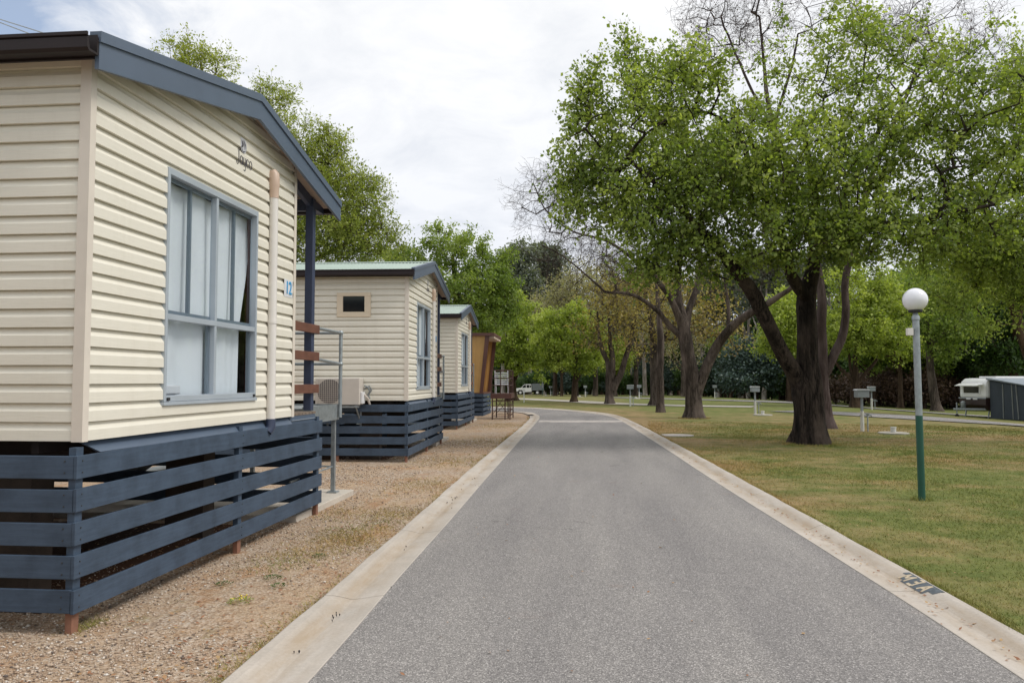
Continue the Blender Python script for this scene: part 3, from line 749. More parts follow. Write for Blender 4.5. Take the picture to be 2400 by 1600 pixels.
    # number plate
    if number:
        npl = MB().box(.0262, .0285, 3.165, 3.395, 2.41, 2.59).build('number_plate', 'white', root)
        t = textmesh(number, .19, 'number', 'number', npl, .003, .88)
        t.rotation_euler = (math.pi/2, 0, math.pi/2); t.location = (.0315, 3.280, 2.50)
    return root

C1 = make_cabin((-3.17, 4.65, 0), 0, 'nearest cream weatherboard cabin numbered 12 with a wide sheer curtained window', '12', False)
C2 = make_cabin((-3.50, 14.78, 0), R(2.1), 'cream cabin with pale green roof, small side window and air conditioner', '13', True)
C3 = copy_tree(C2); C3.location = (-4.24, 24.72, 0); C3.rotation_euler = (0, 0, R(1.7)); C3['label'] = 'cream cabin third along the lane, just before the ochre cabin'
C0 = copy_tree(C1); C0.location = (-3.17, -5.2, 0); C0['label'] = 'cream cabin added just outside the view to shade the nearest side wall'  # unseen cabin, added to block sky light from the nearest side wall

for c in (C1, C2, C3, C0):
    o = MB().add([(-8.9, .3, .012), (-.45, .3, .012), (-.45, 3.5, .012), (-8.9, 3.5, .012)], [(0, 1, 2, 3)]).build('shaded_litter_bed', 'littershade', None)  # rusty litter, its dark colour also deepens the shade under the floor
    o.location = c.location; o.rotation_euler = c.rotation_euler; tag(o, 'rusty leaf litter bed, darkened for the shade beneath a cabin', kind='structure')
# galvanised landings with handrails
def make_landing(loc, rz, label):
    root = empty('access_landing', loc, rz, label, 'landing', 'galvanised landings beside the cabins')
    Y0, Y1 = 4.22, 5.52; X0, X1 = -1.35, -.16
    MB().box(X1, X1+.006, Y0, Y1+.03, 1.03, 1.235).build('side_plate', 'galv', root)
    MB().box(X0, X1-.001, Y0, Y1, 1.19, 1.215).build('platform', 'galv', root)
    MB().box(X0, X1-.001, Y1+.001, Y1+.007, 1.05, 1.235).build('side_plate', 'galv', root)
    for (x, y) in ((X1-.07, Y1-.06), (X0+.02, Y1-.06)):
        l = MB().box(x, x+.05, y, y+.05, .10, 1.188).build('leg', 'galv', root)
        MB().box(x-.04, x+.09, y-.04, y+.09, .081, .099).build('foot_plate', 'galv', l)
    hx = X1+.035
    for (nm, pts) in (('handrail', [(-.04, 4.19, 2.16), (hx, Y1-.02, 2.17), (X0, Y1-.02, 2.17)]), ('handrail', [(-.04, 4.19, 1.80), (hx, Y1-.02, 1.76), (X0, Y1-.02, 1.76)])):
        m_ = MB(); m_.tube(pts[:2], .02, 12); m_.tube(pts[1:], .02, 12); o = m_.build(nm, 'galv', root, smooth=True)
        j = MB(); j.lathe(pts[1], [(.001, -.034), (.02, -.03), (.033, -.01), (.033, .01), (.02, .03), (.001, .034)], 12); j.lathe(pts[0], [(.001, -.028), (.018, -.02), (.027, 0), (.018, .02), (.001, .028)], 12)
        j.build('rail_joint', 'galv', o, smooth=True)
    MB().tube([(hx, Y1-.02, 1.06), (hx, Y1-.02, 2.17)], .024, 12).build('rail_post', 'galv', root, smooth=True)
    MB().tube([(X0, Y1-.02, 1.06), (X0, Y1-.02, 2.17)], .024, 12).build('rail_post', 'galv', root, smooth=True)
    b_ = MB(); b_.tube([(X1-.05, Y1-.05, .42), (X0+.04, Y1-.05, .44)], .012, 8); b_.tube([(X1-.05, Y1-.05, .42), (X1-.05, 4.0, .40)], .012, 8)
    b_.build('tie_rod', 'galv', root, smooth=True)
    for k in range(5):
        MB().box(X0-.28*(k+1), X0-.28*k-.02, Y0+.1, Y1, 1.0-.2*k, 1.03-.2*k).build('tread', 'galv', root)
    st = MB(); st.bar((X0, Y1-.02, 1.12), (X0-1.5, Y1-.02, .06), .01, .18); st.bar((X0, Y0+.1, 1.12), (X0-1.5, Y0+.1, .06), .01, .18); st.build('stringer', 'galv', root)
    return root
L1 = make_landing((-3.17, 4.65, 0), 0, 'galvanised landing and handrail beside the nearest cabin')
L2 = copy_tree(L1); L2.location = C2.location; L2.rotation_euler = C2.rotation_euler; L2['label'] = 'galvanised landing and handrail beside the second cabin, partly hidden by its post'
L3 = copy_tree(L1); L3.location = C3.location; L3.rotation_euler = C3.rotation_euler; L3['label'] = 'galvanised landing and handrail just in front of the ochre cabin'
for (c, lb) in ((C1, 'pale concrete slab under the nearest landing'), (C2, 'pale concrete slab under the second landing'), (C3, 'pale concrete slab under the farthest landing')):
    o = MB().box(-3.4, -.02, 3.72, 5.80, -.02, .08).build('concrete_slab', 'conc', None, bevel=.01); o.location = c.location; o.rotation_euler = c.rotation_euler
    tag(o, lb, 'slab', 'slabs beside the cabins')

# air conditioners
def make_ac(loc, rz, label):
    root = empty('air_conditioner', loc, rz, label, 'air conditioner', 'air conditioners on the cabin side walls')
    MB().box(-.84, 0, -.36, -.06, 0, .50).build('casing', 'acbeige', root, bevel=.012)
    g = MB(); n_ = 32; g.lathe((0, 0, 0), [(.228, 0), (.228, .004)], n_)
    for i, v in enumerate(g.v): g.v[i] = (-.57+v[0], -.3605-v[2], .25+v[1])
    fan = g.build('fan_opening', 'acdark', root)
    gr = MB()
    for k in range(13):
        z = .03+k*.0365; gr.box(-.80, -.34, -.372, -.368, z, z+.006)
        x = -.80+k*.038; gr.box(x, x+.005, -.376, -.3725, .03, .475)
    gr.build('grille', 'acbeige', root)
    MB().box(.001, .05, -.30, -.13, .02, .24).build('valve_cover', 'white', root, bevel=.01)
    p = MB(); p.tube([(.04, -.2, .2), (.11, -.16, .12), (.13, -.05, -.03), (.12, -.02, -.12)], .022, 8); p.build('insulated_pipe', 'acbeige', root, smooth=True)
    p = MB(); p.tube([(.03, -.12, .36), (.09, -.1, .33), (.12, -.06, .25), (.08, -.05, .18), (.12, -.04, .12)], .014, 8); p.tube([(.03, -.1, .3), (.12, -.08, .35), (.15, -.05, .27), (.1, -.04, .2)], .014, 8); p.build('wiring', 'box', root, smooth=True)
    b_ = MB()
    for x in (-.72, -.08):
        b_.box(x, x+.035, -.42, .0, -.05, -.012); b_.box(x, x+.035, -.02, .0, -.42, -.05); b_.bar((x+.018, -.36, -.04), (x+.018, -.02, -.34), .02, .02)
    b_.box(-.84, 0, -.40, -.38, -.05, -.02)
    b_.build('bracket', 'galv', root)
    return root
ac = make_ac((-3.50-.82, 14.76, 1.09), R(2.1), 'beige air conditioner unit on the side wall of the second cabin')

# ochre wedge-fronted cabin
oc = empty('ochre_cabin', (-4.83, 34.2, 0), R(1.5), 'ochre panelled cabin with leaning front and maroon trim', 'cabin')
for y, nm in ((0, 'side_wall'), (3.3, 'side_wall')):
    mb = MB(); n_ = 26
    zb, zt_ = 1.02, 3.50
    # ribbed vertical cladding: the outline leans forward at the top
    xs_ = np.linspace(-6, 0, n_*3)
    s_ = -1 if y == 0 else 1
    vs = []; fs = []
    for i, x in enumerate(xs_):
        d = .012*(1 if i % 3 == 0 else 0)*s_*-1
        vs += [(x, y+d, zb), (x+.26*((x+6)/6)**3, y+d, zt_)]
    for i in range(len(xs_)-1): fs.append((2*i, 2*i+2, 2*i+3, 2*i+1))
    mb.add(vs, fs); mb.build(nm, 'ochre', oc)
for y in (-.03, 3.28): MB().prism([(-.03, .98), (.12, .98), (.40, 3.498), (.22, 3.498)], 'y', y, y+.06).build('front_frame', 'maroon', oc)
MB().box(-6.2, .62, -.08, 3.42, 3.50, 3.63).build('roof', 'maroon', oc)
MB().box(.1, .60, .035, 3.275, 3.40, 3.498).build('roof_lining', 'soffit', oc)
mb = MB(); mb.add([(-.35, .03, 1.02), (-.35, 3.27, 1.02), (-.12, 3.27, 3.5), (-.12, .03, 3.5)], [(0, 1, 2, 3)]); mb.build('front_wall', 'ochre', oc)
MB().add([(-.30, 1.1, 1.10), (-.30, 2.0, 1.10), (-.10, 2.0, 3.1), (-.10, 1.1, 3.1)], [(0, 1, 2, 3)]).build('door', 'darkglass', oc)
MB().box(-6, .15, .0, 3.3, .96, 1.018).build('floor', 'maroon', oc)
mb = MB()
for i in range(5): z = .97-i*.2035; mb.box(-6, .12, -.03, -.01, z-.14, z); mb.box(.12, .14, -.03, 3.33, z-.14, z)
mb.build('skirting', 'blueboard', oc)
mb = MB()
for i in range(5): z = .97-i*.2035; mb.box(-6, .12, 3.30, 3.32, z-.14, z); mb.box(-6.02, -6, -.03, 3.33, z-.14, z)
mb.box(-3.0, -2.95, .05, 3.25, .0, .95); mb.build('rear_skirting_blocker', 'blueboard', oc)  # solid middle panel added to stop light showing through the skirting gaps
for x, y in ((.07, 0), (.07, 1.6), (.07, 3.2), (-2, 0)): MB().box(x, x+.045, y, y+.05, 0, .96).build('skirting_post', 'blueboard', oc)
MB().box(-6, -5.95, .01, 3.29, 1.02, 3.5).build('back_wall', 'ochre', oc)

# rusty access platform
pf = empty('access_platform', (-3.93, 31.1, 0), R(2), 'rusty brown steel platform with railings in front of the ochre cabin', 'platform')
WX, WY, HZ = .70, 1.9, .98
for (x, y) in ((0, 0), (WX, 0), (0, WY), (WX, WY), (WX*.72, 0), (WX*.8, WY*.5)):
    MB().box(x, x+.045, y, y+.045, 0, HZ if (x, y) != (WX, WY) else 1.95).build('leg', 'rust', pf)
fr = MB()
for z in (.16, .36, .55, .74, .92):
    fr.bar((0, .02, z), (WX, .02, z), .025, .025); fr.bar((WX+.02, 0, z), (WX+.02, WY, z), .025, .025)
    fr.bar((0, WY, z), (WX, WY, z), .025, .025)
fr.bar((0, .02, .15), (WX*.7, .02, .9), .02, .02); fr.bar((WX*.2, .02, .9), (WX, .02, .15), .02, .02); fr.bar((WX+.02, 0, .15), (WX+.02, WY, .9), .02, .02); fr.bar((0, WY, .15), (WX, WY, .9), .02, .02)
fr.build('frame', 'rust', pf)
MB().box(-.05, WX+.08, -.03, WY+.08, HZ-.14, HZ+.05).build('deck', 'maroon', pf)
rl = MB()
for z in (HZ+.38, HZ+.66, HZ+.98):
    for a, b_ in (((0, 0, z), (WX, 0, z)), ((WX, 0, z), (WX, WY, z)), ((0, WY, z), (WX, WY, z))): rl.tube([a, b_], .018, 6)
for (x, y) in ((0, 0), (WX, 0), (0, WY), (WX, WY), (WX*.5, 0), (WX, WY*.5)): rl.tube([(x, y, HZ+.05), (x, y, HZ+.98)], .02, 6)
rl.build('railing', 'rust', pf, smooth=True)
# white slatted chair on the platform, maroon bin under
chr_ = empty('slatted_chair', (-3.62, 31.9, HZ+.05), R(12), 'white slatted chair standing on the rusty platform', 'chair')
b_ = MB()
for k in range(7): b_.box(-.27, .27, .02+k*.018, .035+k*.018, .36+k*.075, .395+k*.075)
b_.build('backrest', 'white', chr_)
MB().box(-.28, .28, -.45, .02, .32, .35).build('seat', 'white', chr_)
for x in (-.28, .25):
    l = MB(); l.bar((x+.015, -.42, 0), (x+.015, -.40, .55), .03, .03); l.build('leg', 'white', chr_)
    l = MB(); l.bar((x+.015, .08, 0), (x+.015, .17, .92), .03, .03); l.build('leg', 'white', chr_)
    MB().box(x, x+.035, -.44, .08, .55, .58).build('armrest', 'white', chr_)

# ------------------------------------------------------------------ lamps
def make_lamp(loc, label, tilt=(0, 0)):
    root = empty('garden_lamp', loc, 0, label, 'lamp post', 'globe lamps on green footed posts')
    root.rotation_euler = (tilt[0], tilt[1], 0)
    MB().lathe((0, 0, 0), [(.050, -.1), (.050, 1.09)], 20).build('pole_foot', 'greenpaint', root, smooth=True)
    MB().lathe((0, 0, 0), [(.0485, 1.0905), (.0485, 2.33)], 20).build('pole', 'galv', root, smooth=True)
    MB().lathe((0, 0, 2.33), [(.0485, 0), (.056, .004), (.056, .045), (.035, .075), (.032, .10)], 20).build('collar', 'galv', root, smooth=True)
    MB().lathe((0, 0, 2.43), [(.09, 0), (.098, .008), (.098, .03), (.09, .04)], 24).build('globe_holder', 'black', root, smooth=True)
    pr = []
    for k in range(17):
        a = -1.02+(math.pi/2+1.02)*k/16; pr.append((max(.178*math.cos(a), .002), 2.47+.125+.156*math.sin(a)))
    MB().lathe((0, 0, 0), pr, 36).build('globe', 'globe', root, smooth=True)
    MB().box(-.135, -.05, -.04, .04, 2.13, 2.225).build('control_box', 'pipe', root, bevel=.006)
    return root
LP = make_lamp((4.24, 10.76, 0), 'large near lamp post with white globe on the lawn at right', (0, R(-.5)))
LP.scale = (.87, .87, 1)
def lampcopy(x, y, lb):
    c = copy_tree(LP); c.location = (x, y, gz(x, y)); c.rotation_euler = (0, 0, 0); c['label'] = lb
p = W(1272, 924, 121); lampcopy(p[0], 121, 'small distant lamp post with white globe beside the white utility truck')
p = W(1453, 924, 142); lampcopy(p[0], 142, 'small distant lamp post before the shrubs, right of the forked tree')
p = W(2133, 940, 86); lampcopy(p[0], 86, 'distant lamp post in the shade, just left of the large lamp pole')

# ------------------------------------------------------------------ power pedestals
def make_ped(loc, rz, label):
    root = empty('power_pedestal', loc, rz, label, 'power pedestal', 'power pedestals of the camp sites')
    b_ = MB().box(-.19, .19, -.11, .11, 1.03, 1.25).build('socket_box', 'box', root, bevel=.012)
    MB().prism([(-.21, 1.252), (.21, 1.252), (.17, 1.29), (-.17, 1.29)], 'y', -.13, .13).build('lid', 'boxlid', b_)
    MB().box(-.03, .03, -.03, .03, .62, 1.03).build('post', 'box', root)
    MB().lathe((0, 0, 0), [(.055, -.05), (.055, .62)], 12).build('sleeve', 'pvcwhite', root, smooth=True)
    MB().tube([(.17, 0, -.03), (.17, 0, .52), (.10, 0, .56)], .022, 8).build('water_pipe', 'galv', root, smooth=True)
    t = MB().tube([(.17, 0, .5), (.26, -.02, .5), (.28, -.02, .46)], .02, 8); t.box(.13, .22, -.04, .04, .53, .56); t.box(-.07, .18, -.02, .02, .47, .5); t.build('tap', 'box', root)
    return root
PD = make_ped((8.19, 25.04, 0), R(8), 'near power pedestal with grey box on the lawn right of the big trunk')
def pedcopy(px, Y, lb, rz=0):
    x = W(px, 900, Y)[0]; c = copy_tree(PD); c.location = (x, Y, gz(x, Y)); c.rotation_euler = (0, 0, rz); c['label'] = lb
pedcopy(1769, 37.2, 'power pedestal on the lawn left of the big trunk', .2)
pedcopy(1477, 48.6, 'power pedestal beside the far path, right of the forked tree', -.2)
pedcopy(1498, 76, 'small far power pedestal behind the path, left of the slender trunk', .1)
pedcopy(1371.7, 90, 'far power pedestal right of the leaning light green tree', 0)
pedcopy(1290.6, 103, 'far power pedestal next to the lamp by the white truck', .3)
pedcopy(2042, 45.9, 'power pedestal in the shade beside the umbrella shaped tree', 0)
pedcopy(1675, 80, 'far power pedestal in front of a pale trunk, left of the big tree', 0)
# drain risers on round pads
def riser(x, y, lb, s=1):
    root = empty('drain_riser', (x, y, gz(x, y)), 0, lb, 'drain riser', 'drain risers on concrete pads')
    MB().lathe((0, 0, 0), [(.42*s, -.02), (.42*s, .035), (.38*s, .045)], 20).build('pad', 'pathc', root)
    MB().lathe((0, 0, 0), [(.075, .045), (.075, .16), (.085, .165), (.085, .20), (.02, .205)], 14).build('cap', 'pvcwhite', root, smooth=True)
riser(8.75, 24.1, 'white drain riser on a pad beside the near power pedestal')
riser(7.6, 36.3, 'white drain riser on the lawn left of the big trunk')
p = W(1365, 926, 89); riser(p[0]-.3, 89, 'far white drain riser right of the light green tree')
p = W(1285, 924, 102); riser(p[0]-.3, 102, 'far white drain riser near the white truck')
p = W(1490, 930, 74); riser(p[0], 74, 'far white drain riser behind the path')
o = MB().lathe((0, 0, 0), [(.02, -.02), (.5, -.02), (.5, .02), (.45, .03), (.02, .03)], 24).build('drain_cover', 'concgrey'); o.location = (2.35, 22.6, 0); o.scale = (1.0, .8, 1)
tag(o, 'round flat concrete drain cover set in the grass beside the lane', 'drain cover')
mk = empty('site_marker', (-4.76, 55.9, gz(-4.76, 55.9)), 0, 'thin white site marker post on the far lawn', 'marker post')
MB().box(-.03, .03, -.03, .03, -.05, .95).build('post', 'white', mk); MB().box(-.09, .09, -.035, -.031, .72, .98).build('plate', 'white', mk)

# kerb grate left far, stencil on right kerb
o = MB()
for k in range(9): o.box(-.10+k*.026, -.088+k*.026, -.35, .35, 0, .012)
g = o.build('kerb_grate', 'black'); g.location = (-2.62, 34.1, .064); g.rotation_euler = (0, 0, R(12)); tag(g, 'dark slotted grate in the left kerb at the bend', 'grate')

# ------------------------------------------------------------------ weeds, stones, blades, litter
def quads(name, mat, base, axis_, nrm, L, Wd, tint, parent=None, tri=False):
    n = len(base); b_ = np.cross(nrm, axis_); b_ /= (np.linalg.norm(b_, axis=1, keepdims=True)+1e-9)
    L = L[:, None]; Wd = Wd[:, None]
    if tri:
        V = np.stack([base-b_*Wd/2, base+b_*Wd/2, base+axis_*L], 1); k = 3
    else:
        V = np.stack([base, base+axis_*L*.45+b_*Wd/2, base+axis_*L, base+axis_*L*.45-b_*Wd/2], 1); k = 4
    me = bpy.data.meshes.new(name); me.vertices.add(n*k); me.vertices.foreach_set('co', V.reshape(-1).astype('f'))
    me.loops.add(n*k); me.loops.foreach_set('vertex_index', np.arange(n*k, dtype='i'))
    me.polygons.add(n); me.polygons.foreach_set('loop_start', np.arange(0, n*k, k, dtype='i'))
    me.update(calc_edges=True)
    at_ = me.attributes.new('tint', 'FLOAT', 'FACE'); at_.data.foreach_set('value', tint.astype('f'))
    return link_mesh(name, me, M[mat], parent)
def unit(a): return a/(np.linalg.norm(a, axis=-1, keepdims=True)+1e-9)
def kx(arr, y): 
    o = np.argsort(arr[:330, 1]); return np.interp(y, arr[:330, 1][o], arr[:330, 0][o])

def vnoise(x, y, seed=0):
    s = np.zeros_like(x)
    r_ = np.random.default_rng(seed)
    for k in range(10):
        a = r_.uniform(0, 6.28); f = r_.uniform(.5, 4.5); s += np.sin(f*(x*math.cos(a)+y*math.sin(a))+r_.uniform(0, 6.28))/(.6+.3*f)
    return s/3
nb = 420000
ang = rng.uniform(R(4), R(42), nb); d = 3.9+(rng.random(nb)**1.55)*27
x = d*np.sin(ang); y = d*np.cos(ang); keep = x > kx(RO, y)-.02-.05*rng.random(nb)
x, y, d = x[keep], y[keep], d[keep]; n = len(x)
pn = vnoise(x, y, 3); keep = rng.random(n) < .62+.3*pn; x, y, d, pn = x[keep], y[keep], d[keep], pn[keep]; n = len(x)
zz = np.array([gz(a, b_) for a, b_ in zip(x, y)])
axv = unit(np.stack([rng.normal(0, .55, n), rng.normal(0, .55, n), np.full(n, .62)], 1))
nr = unit(rng.normal(0, 1, (n, 3))); hgt = (.012+.020*rng.random(n)+.012*np.clip(pn, 0, 1))*(1+d*.018); wd = (.0024+.002*rng.random(n))*(1+d*.13)
o = quads('lawn_grass', 'blades', np.stack([x, y, zz-.004], 1), axv, nr, hgt, wd, np.clip(rng.normal(.5, .25, n), 0, 1), tri=True)
tag(o, 'short patchy grass blades of the lawn', 'grass', kind='stuff')
for (tx_, ty_, tr_, tn) in ((4.24, 10.76, .12, 130), (5.27, 19.75, .62, 1500), (4.16, 33.0, .6, 700)):
    a = rng.uniform(0, 6.28, tn); r_ = tr_*(.75+.35*rng.random(tn)); q_ = np.stack([tx_+r_*np.cos(a), ty_+r_*np.sin(a), np.full(tn, -.004)], 1)
    o = quads('grass_tuft', 'blades', q_, unit(np.stack([rng.normal(0, .4, tn), rng.normal(0, .4, tn), np.full(tn, .8)], 1)), unit(rng.normal(0, 1, (tn, 3))), .04+.05*rng.random(tn), (.004+.003*rng.random(tn))*(1+ty_*.05), rng.random(tn), tri=True)
    tag(o, {.12: 'longer grass round the foot of the large lamp post', .62: 'longer grass round the foot of the largest tree', .6: 'longer grass round the foot of the leafless tree'}[tr_], 'grass', kind='stuff')
tn = 16000; ty_ = 3.9+(rng.random(tn)**1.7)*24; tx_ = kx(RO, ty_)+np.abs(rng.normal(0, .05, tn))-.045*np.clip(vnoise(ty_*3, ty_*0, 9), -.2, 1)
o = quads('edge_grass', 'blades', np.stack([tx_, ty_, np.full(tn, .012)], 1), unit(np.stack([rng.normal(-.45, .5, tn), rng.normal(0, .5, tn), np.full(tn, .75)], 1)), unit(rng.normal(0, 1, (tn, 3))), .035+.03*rng.random(tn), (.003+.002*rng.random(tn))*(1+ty_*.08), rng.random(tn), tri=True)
tag(o, 'ragged grass fringe leaning over the right kerb', 'grass', kind='stuff')
# grass fringe creeping over the kerb edge + weeds on gravel
nb = 14000; t = rng.random(nb)**1.5; y = 3.5+t*30
c_ = vnoise(y*2, y*0, 5); x = kx(LO, y)-np.abs(rng.normal(0, .07, nb)); keep = (rng.random(nb) < .22+.3*c_); x, y = x[keep], y[keep]
# clumps of thin grass on the gravel
cl = [(-2.35, 7.6, .38, 2600), (-2.6, 6.7, .30, 900), (-2.25, 8.9, .35, 1200), (-2.45, 11.5, .5, 1200), (-2.9, 9.0, .3, 500), (-2.7, 15, .7, 1500), (-2.6, 20, 1.0, 1500), (-3.15, 4.75, .09, 260), (-3.0, 27, 1.1, 1500)]
for (a, b_, s_, k) in cl: x = np.concatenate([x, rng.normal(a, s_*.6, k)]); y = np.concatenate([y, rng.normal(b_, s_, k)])
ok = x < kx(LO, y)-.01; x, y = x[ok], y[ok]; n = len(x)
o = quads('verge_grass', 'blades', np.stack([x, y, np.full(n, .004)], 1), unit(np.stack([rng.normal(0, .7, n), rng.normal(0, .7, n), np.full(n, .55)], 1)),
          unit(rng.normal(0, 1, (n, 3))), .02+.035*rng.random(n), (.003+.002*rng.random(n))*(1+y*.07), np.clip(rng.normal(.45, .25, n), 0, 1), tri=True)
tag(o, 'thin dry grass sprouting from the gravel verge', 'grass', kind='stuff')
# loose stones
nb = 52000; y = 3.3+(rng.random(nb)**1.9)*17; x = -1.95-rng.random(nb)**.85*(1.6+.09*y)
pn = vnoise(x*1.3, y*1.3, 11); keep = (x < kx(LO, y)-.01) & (rng.random(nb) < .34+.5*pn+.40*(x < -2.85)+.25*(y < 4.6)); x, y = x[keep], y[keep]; n = len(x)
s = (.003+.0065*rng.random(n)**2.2+.006*(rng.random(n) < .03))*(1+.05*y)
octv = np.array([(1, 0, 0), (0, 1, 0), (-1, 0, 0), (0, -1, 0), (0, 0, 1), (.0, .0, -.6)], float)
V = octv[None]*rng.uniform(.6, 1.3, (n, 6, 1))*s[:, None, None]; V[:, :, 2] *= .65
th = rng.uniform(0, 6.28, n); cth, sth = np.cos(th)[:, None], np.sin(th)[:, None]
V = np.stack([V[..., 0]*cth-V[..., 1]*sth, V[..., 0]*sth+V[..., 1]*cth, V[..., 2]], -1)+np.stack([x, y, .006+s*.25], 1)[:, None]
F = np.array([(0, 1, 4), (1, 2, 4), (2, 3, 4), (3, 0, 4), (1, 0, 5), (2, 1, 5), (3, 2, 5), (0, 3, 5)])
FI = (F[None]+np.arange(n)[:, None, None]*6).reshape(-1).astype('i')
me = bpy.data.meshes.new('loose_gravel'); me.vertices.add(n*6); me.vertices.foreach_set('co', V.reshape(-1).astype('f')); me.loops.add(len(FI)); me.loops.foreach_set('vertex_index', FI)
me.polygons.add(n*8); me.polygons.foreach_set('loop_start', np.arange(0, n*24, 3, dtype='i')); me.update(calc_edges=True)
at_ = me.attributes.new('tint', 'FLOAT', 'FACE'); at_.data.foreach_set('value', np.repeat(rng.random(n)**1.2, 8).astype('f'))
tag(link_mesh('loose_gravel', me, M['stones']), 'loose pebbles scattered on the gravel verge', 'gravel', kind='stuff')
# fallen leaves on lane, in gutters, lawn and beneath the cabin
X, Y, Z = [], [], []
def scat(n, fx, fy, z):
    for _ in range(n):
        yy = fy(); X.append(fx(yy)); Y.append(yy); Z.append(z)
ru = random.uniform
scat(90, lambda y: ru(-1.3, 2.0), lambda: 3.6+24*random.random()**1.6, .024)
scat(520, lambda y: kx(RO, y)-.20+random.gauss(0, .06), lambda: 4+24*random.random()**1.3, .022)
scat(170, lambda y: kx(LO, y)+.21+random.gauss(0, .05), lambda: 9+25*random.random(), .022)
scat(420, lambda y: kx(RO, y)+abs(random.gauss(0, 1.8)), lambda: 4+26*random.random(), .02)
scat(1500, lambda y: kx(LO, y)-.03-abs(random.gauss(0, .6)), lambda: 3.6+14*random.random()**1.3, .014)
scat(300, lambda y: ru(-2.9, -1.95), lambda: 4+30*random.random(), .012)
scat(1500, lambda y: ru(-6, -3.25), lambda: ru(4.7, 8.8), .012)
n = len(X); base = np.stack([X, Y, np.array(Z)+rng.random(n)*.004], 1)
a_ = rng.uniform(0, 6.28, n); axv = unit(np.stack([np.cos(a_), np.sin(a_), rng.uniform(-.05, .35, n)], 1))
o = quads('fallen_leaves', 'leafdry', base, axv, unit(np.stack([rng.normal(0, .25, n), rng.normal(0, .25, n), np.ones(n)], 1)), .018+.03*rng.random(n)**2, .010+.016*rng.random(n)**2, rng.random(n))
tag(o, 'small reddish brown fallen leaves on the lane, gutter and verge', 'leaf litter', kind='stuff')
# gumnuts / dark grit in the left gutter
mb = MB()
gc = [4.35, 5.0, 5.05, 5.1, 7.1, 9.8, 10.1, 10.3, 12.2]
for k in range(34):
    y = random.choice(gc)+random.gauss(0, .09) if k % 4 else ru(4, 12); x = kx(LO, y)+.20+random.gauss(0, .022) if k % 4 else kx(LO, y)+ru(.05, .4); s = ru(.002, .0065)
    mb.add([(x+s, y, .03), (x, y+s, .028), (x-s, y, .03), (x, y-s, .028), (x, y, .03+s), (x, y, .014)], [(0, 1, 4), (1, 2, 4), (2, 3, 4), (3, 0, 4), (1, 0, 5), (2, 1, 5), (3, 2, 5), (0, 3, 5)])
tag(mb.build('gutter_grit', 'black', None), 'dark seeds and grit lying in the left gutter', 'grit', kind='stuff')
# a few weeds
def weed(x, y, s, lb, flower=False):
    root = empty('weed', (x, y, .006), ru(0, 6), lb, 'weed', 'small weeds on the gravel')
    n = int(140*s/.1); a = rng.uniform(0, 6.28, n); r_ = s*rng.random(n)**.6
    base = np.stack([r_*np.cos(a), r_*np.sin(a), .01+.02*rng.random(n)*(1-r_/s)+.004], 1)
    quads('foliage', 'leafdark' if not flower else 'leafmid', base, unit(np.stack([np.cos(a), np.sin(a), rng.uniform(.1, 1, n)], 1)), unit(rng.normal(0, .5, (n, 3))+np.array([0, 0, 1.0])), .012+.012*rng.random(n), .006+.004*rng.random(n), rng.uniform(.4, 1, n), root)
    if flower:
        n = 26; a = rng.uniform(0, 6.28, n); r_ = s*rng.random(n); base = np.stack([r_*np.cos(a), r_*np.sin(a), .035+.02*rng.random(n)], 1)
        quads('flowers', 'petal', base, unit(rng.normal(0, 1, (n, 3))), unit(rng.normal(0, .4, (n, 3))+np.array([0, 0, 1.0])), .012+.006*rng.random(n), .012+.003*rng.random(n), rng.random(n), root)
weed(-2.42, 5.32, .085, 'small green weed with yellow flowers on the gravel', True)
weed(-2.46, 5.98, .07, 'small green weed, second from the yellow flowered one'); weed(-2.32, 5.75, .05, 'tiny weed just beyond the yellow flowered one')
weed(-2.75, 5.75, .06, 'small dull weed nearest the blue skirting'); weed(-2.36, 6.75, .06, 'small weed nearest the strip of dry grass')

# stencilled site number on the right kerb
st = empty('kerb_stencil', (0, 0, 0), 0, 'black stencil patch with pale letters on the right kerb', 'painted mark')
def KP(s_, q):
    """point on the right kerb: s_ along y, q across (0 outer .. 1 inner)"""
    o_ = np.array([kx(RO, s_), s_]); i_ = np.array([kx(RI, s_), s_]); z = np.interp(q, [0, .03, .16, .30, .44, .5], [.046, .052, .049, .035, .016, .012])
    p_ = o_+(i_-o_)*q; return (p_[0], p_[1], z+.0025)
M['stencil'] = paint('stencil_black', (.10, .12, .14), .8, .3, 30); M['stencilpale'] = paint('stencil_cream', (.55, .46, .33), .8, .15, 30)
y_near, y_far = 5.92, 6.50
ysn = np.linspace(y_near, y_far, 9); qs = [.07, .12, .16, .20, .25, .30, .36, .42]
vs = [KP(y, q) for y in ysn for q in qs]; nq = len(qs)
MB().add(vs, [(i*nq+j, i*nq+j+1, (i+1)*nq+j+1, (i+1)*nq+j) for i in range(8) for j in range(nq-1) if not (i > 6 and j > 2) and not (i > 5 and j > 5) and not (i < 1 and j > 4)]).build('patch', 'stencil', st, fix=False)
GL = {'F': [[(0, 0), (0, 1)], [(0, 1), (.7, 1)], [(0, .52), (.55, .52)]], 'M': [[(0, 0), (0, 1)], [(0, 1), (.4, .35)], [(.4, .35), (.8, 1)], [(.8, 1), (.8, 0)]],
      '3': [[(0, 1), (.62, 1)], [(.62, 1), (.62, 0)], [(.62, 0), (0, 0)], [(.15, .52), (.62, .52)]], 'A': [[(0, 0), (.36, 1)], [(.36, 1), (.72, 0)], [(.15, .33), (.57, .33)]]}
cur = y_far-.03
cur -= .05
